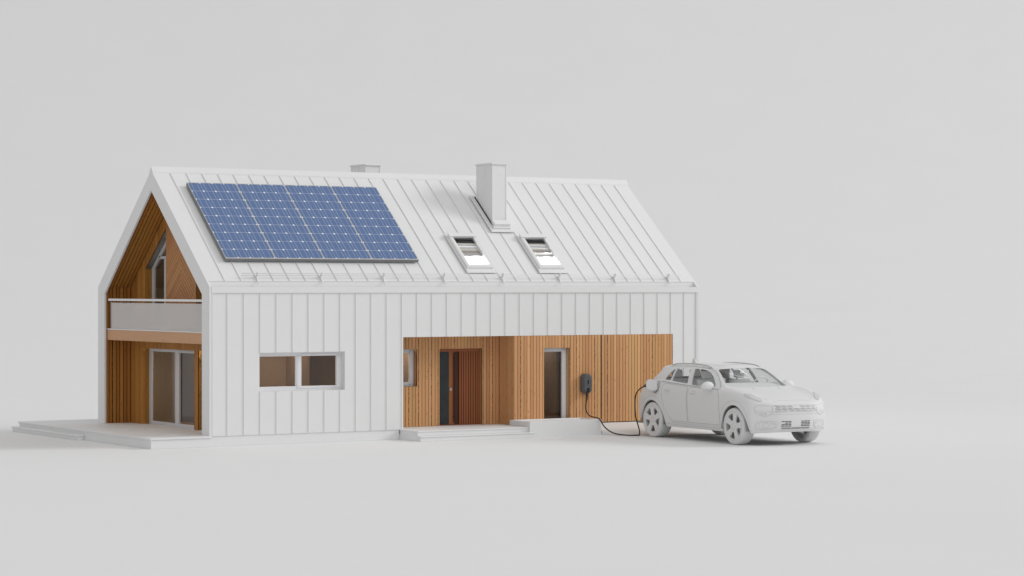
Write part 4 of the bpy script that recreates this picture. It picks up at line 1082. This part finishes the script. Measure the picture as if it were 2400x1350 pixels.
# cabin
SEATM = plain('seat_clay', (.86, .86, .86), .8); CABF = plain('cabin_clay', (.8, .8, .8), .8)
g = MB()
dp = [(1.40,1.46),(1.12,1.535),(.86,1.60),(.72,1.60),(.62,1.48),(.70,1.1),(1.36,1.1)]
g.prism(dp, lambda a, l, d: (a, d, l), -.98, .98); obj('dashboard', g, SEATM, car, bevel=.03)
g = MB(); g.box(-2.2, 1.3, -1.15, 1.15, .62, .66); obj('cabin_floor', g, CABF, car)
def seat(x, y, w_, back=True):
    g = MB(); g.box(x-.1, x+.55, y-w_, y+w_, .80, 1.0); s = obj('seat', g, SEATM, car, bevel=.07, seg=4)
    g = MB(); g.prism([(x-.12,.92),(x+.10,.90),(x-.10,1.66),(x-.26,1.66)], lambda a, l, d: (a, d, l), y-w_, y+w_); obj('backrest', g, SEATM, s, bevel=.06, seg=4)
    n_ = 1 if w_ < .5 else 3
    for k in range(n_):
        yy = y if n_ == 1 else y+(k-1)*.62
        g = MB(); g.prism([(x-.27,1.70),(x-.15,1.68),(x-.18,1.90),(x-.28,1.90)], lambda a, l, d: (a, d, l), yy-.17, yy+.17); obj('headrest', g, SEATM, s, bevel=.045, seg=4)
seat(-.10, -.55, .36); seat(-.10, .55, .36); seat(-1.45, 0, .98)
g = MB(); N_ = 36
ax = Vector((.72, .52, 1.52)); e1 = Vector((0,1,0)); e2 = Vector((.38,0,.92)).normalized()
g.tube([ax+(e1*math.cos(2*math.pi*k/N_)+e2*math.sin(2*math.pi*k/N_))*.25 for k in range(N_+1)], .019, 8, cap=False)
swl = obj('steering_wheel', g, SEATM, car)
g = MB(); g.tube([ax, ax+Vector((.25,0,-.12))], .05, 10)
for a_ in (20, 160, 270): g.tube([ax, ax+(e1*math.cos(R(a_))+e2*math.sin(R(a_)))*.25], .018, 6)
obj('steering_column', g, SEATM, swl)
g = MB(); g.prism([(-.14,-.045),(.14,-.045),(.15,.045),(-.15,.045)], lambda a, l, d: (.70+d, a, 1.90+l), -.02, .02); obj('rear_view_mirror', g, SEATM, car, bevel=.012)
# charging flap, port and cap tether on the right rear wing
g = MB(); nf = 7; A = []
hinge = Vector((-1.62, -1.325, 1.46))
for i in range(nf):
    t = i/(nf-1); row = []
    for j in range(nf):
        s_v = j/(nf-1)-.5
        u_ = .36*t; bow = .05*math.sin(t*math.pi*.5)
        shape = .165*(1-.35*abs(2*t-1)**4)
        row.append(g.bm.verts.new(hinge+Vector((-u_*.55, -u_*.66-bow*.3+.05*s_v*s_v, 2*s_v*shape+.02*t))))
    A.append(row)
for i in range(nf-1):
    for j in range(nf-1):
        f = g.bm.faces.new([A[i][j], A[i+1][j], A[i+1][j+1], A[i][j+1]]); f.smooth = True
fl = obj('charging_flap', g, CARW, car); so = fl.modifiers.new('s', 'SOLIDIFY'); so.thickness = .012
g = MB(); H = lambda x, z: hit_side(x, z, -1)
line_on(g, soft([(-1.62,1.30),(-1.66,1.58),(-2.02,1.53),(-1.98,1.30)], .05), H, .006, .002, True, .03); obj('flap_seam', g, GREYD, car)
h_, n_ = H(-1.83, 1.45)
g = MB(); 
dirn = Vector((.15,-1,.0)).normalized()
g.tube([h_-dirn*.02, h_+dirn*.04, h_+dirn*.06], [.085,.085,.06], 16); obj('charging_port', g, BLACK, car)
g = MB(); pts = [h_+Vector((.02+.22*t, -.10-.03*math.sin(t*3.1), -.10-.10*math.sin(math.pi*t)+.0*t)) for t in [k/10 for k in range(11)]]; g.tube(pts, .0075, 6); obj('cap_tether', g, BLACK, car)
# ------------------------------------------------------------------ lighting
w = bpy.data.worlds.new('World'); scn.world = w; w.use_nodes = True
bg = w.node_tree.nodes['Background']; bg.inputs['Color'].default_value = (1, 1, 1, 1); bg.inputs['Strength'].default_value = .545
def area(name, d, dist, size, energy, colr=(1,1,1), tgt=(7, 2, 2)):
    la = bpy.data.lights.new(name, 'AREA'); la.shape = 'DISK'; la.size = size; la.energy = energy; la.color = colr
    lo = link(bpy.data.objects.new(name, la)); d = Vector(d).normalized()
    lo.location = Vector(tgt)+d*dist; lo.rotation_euler = (-d).to_track_quat('-Z', 'Y').to_euler()
    return lo
area('key_softbox', (.83, -.33, .46), 700, 250, 1850000)
area('front_softbox', (.05, -.75, .65), 600, 360, 415000)
def room(name, loc, e, size=.8):  # unseen warm lights added only to brighten the rooms behind the glass
    la = bpy.data.lights.new(name, 'AREA'); la.size = size; la.energy = e; la.color = (1, .86, .70)
    lo = link(bpy.data.objects.new(name, la)); lo.location = loc
room('interior_fill_light', (3.0, 1.3, 2.74), 17, .5); room('interior_fill_light', (4.2, 4.6, 2.74), 60); room('interior_fill_light', (1.75, 5.4, 2.74), 9, .5); room('interior_fill_light', (1.28, 1.95, 2.74), 12, .2)
room('interior_fill_light', (10.7, 1.3, 2.74), 5, .5); room('interior_fill_light', (6.2, 1.6, 2.74), 13, .6); room('interior_fill_light', (2.0, 4.5, 5.6), 5, .5)

la = bpy.data.lights.new('strip_softbox', 'AREA'); la.shape = 'RECTANGLE'; la.size = 6.0; la.size_y = 1.2; la.energy = 120
lo = link(bpy.data.objects.new('strip_softbox', la))
zz = Vector((21, -1.3, 17.8)); fw = (Vector((13.4, -5.7, 1.8))-zz).normalized(); xa = Vector((1, 0, -.45)); xa = (xa-fw*xa.dot(fw)).normalized(); ya = (-fw).cross(xa)
lo.matrix_world = Matrix(((xa.x, ya.x, -fw.x, zz.x), (xa.y, ya.y, -fw.y, zz.y), (xa.z, ya.z, -fw.z, zz.z), (0, 0, 0, 1)))
# ------------------------------------------------------------------ render settings
scn.view_settings.view_transform = 'Standard'; scn.view_settings.look = 'None'; scn.view_settings.exposure = 0
scn.cycles.use_denoising = True
scn.cycles.max_bounces = 10; scn.cycles.diffuse_bounces = 6; scn.cycles.transparent_max_bounces = 16
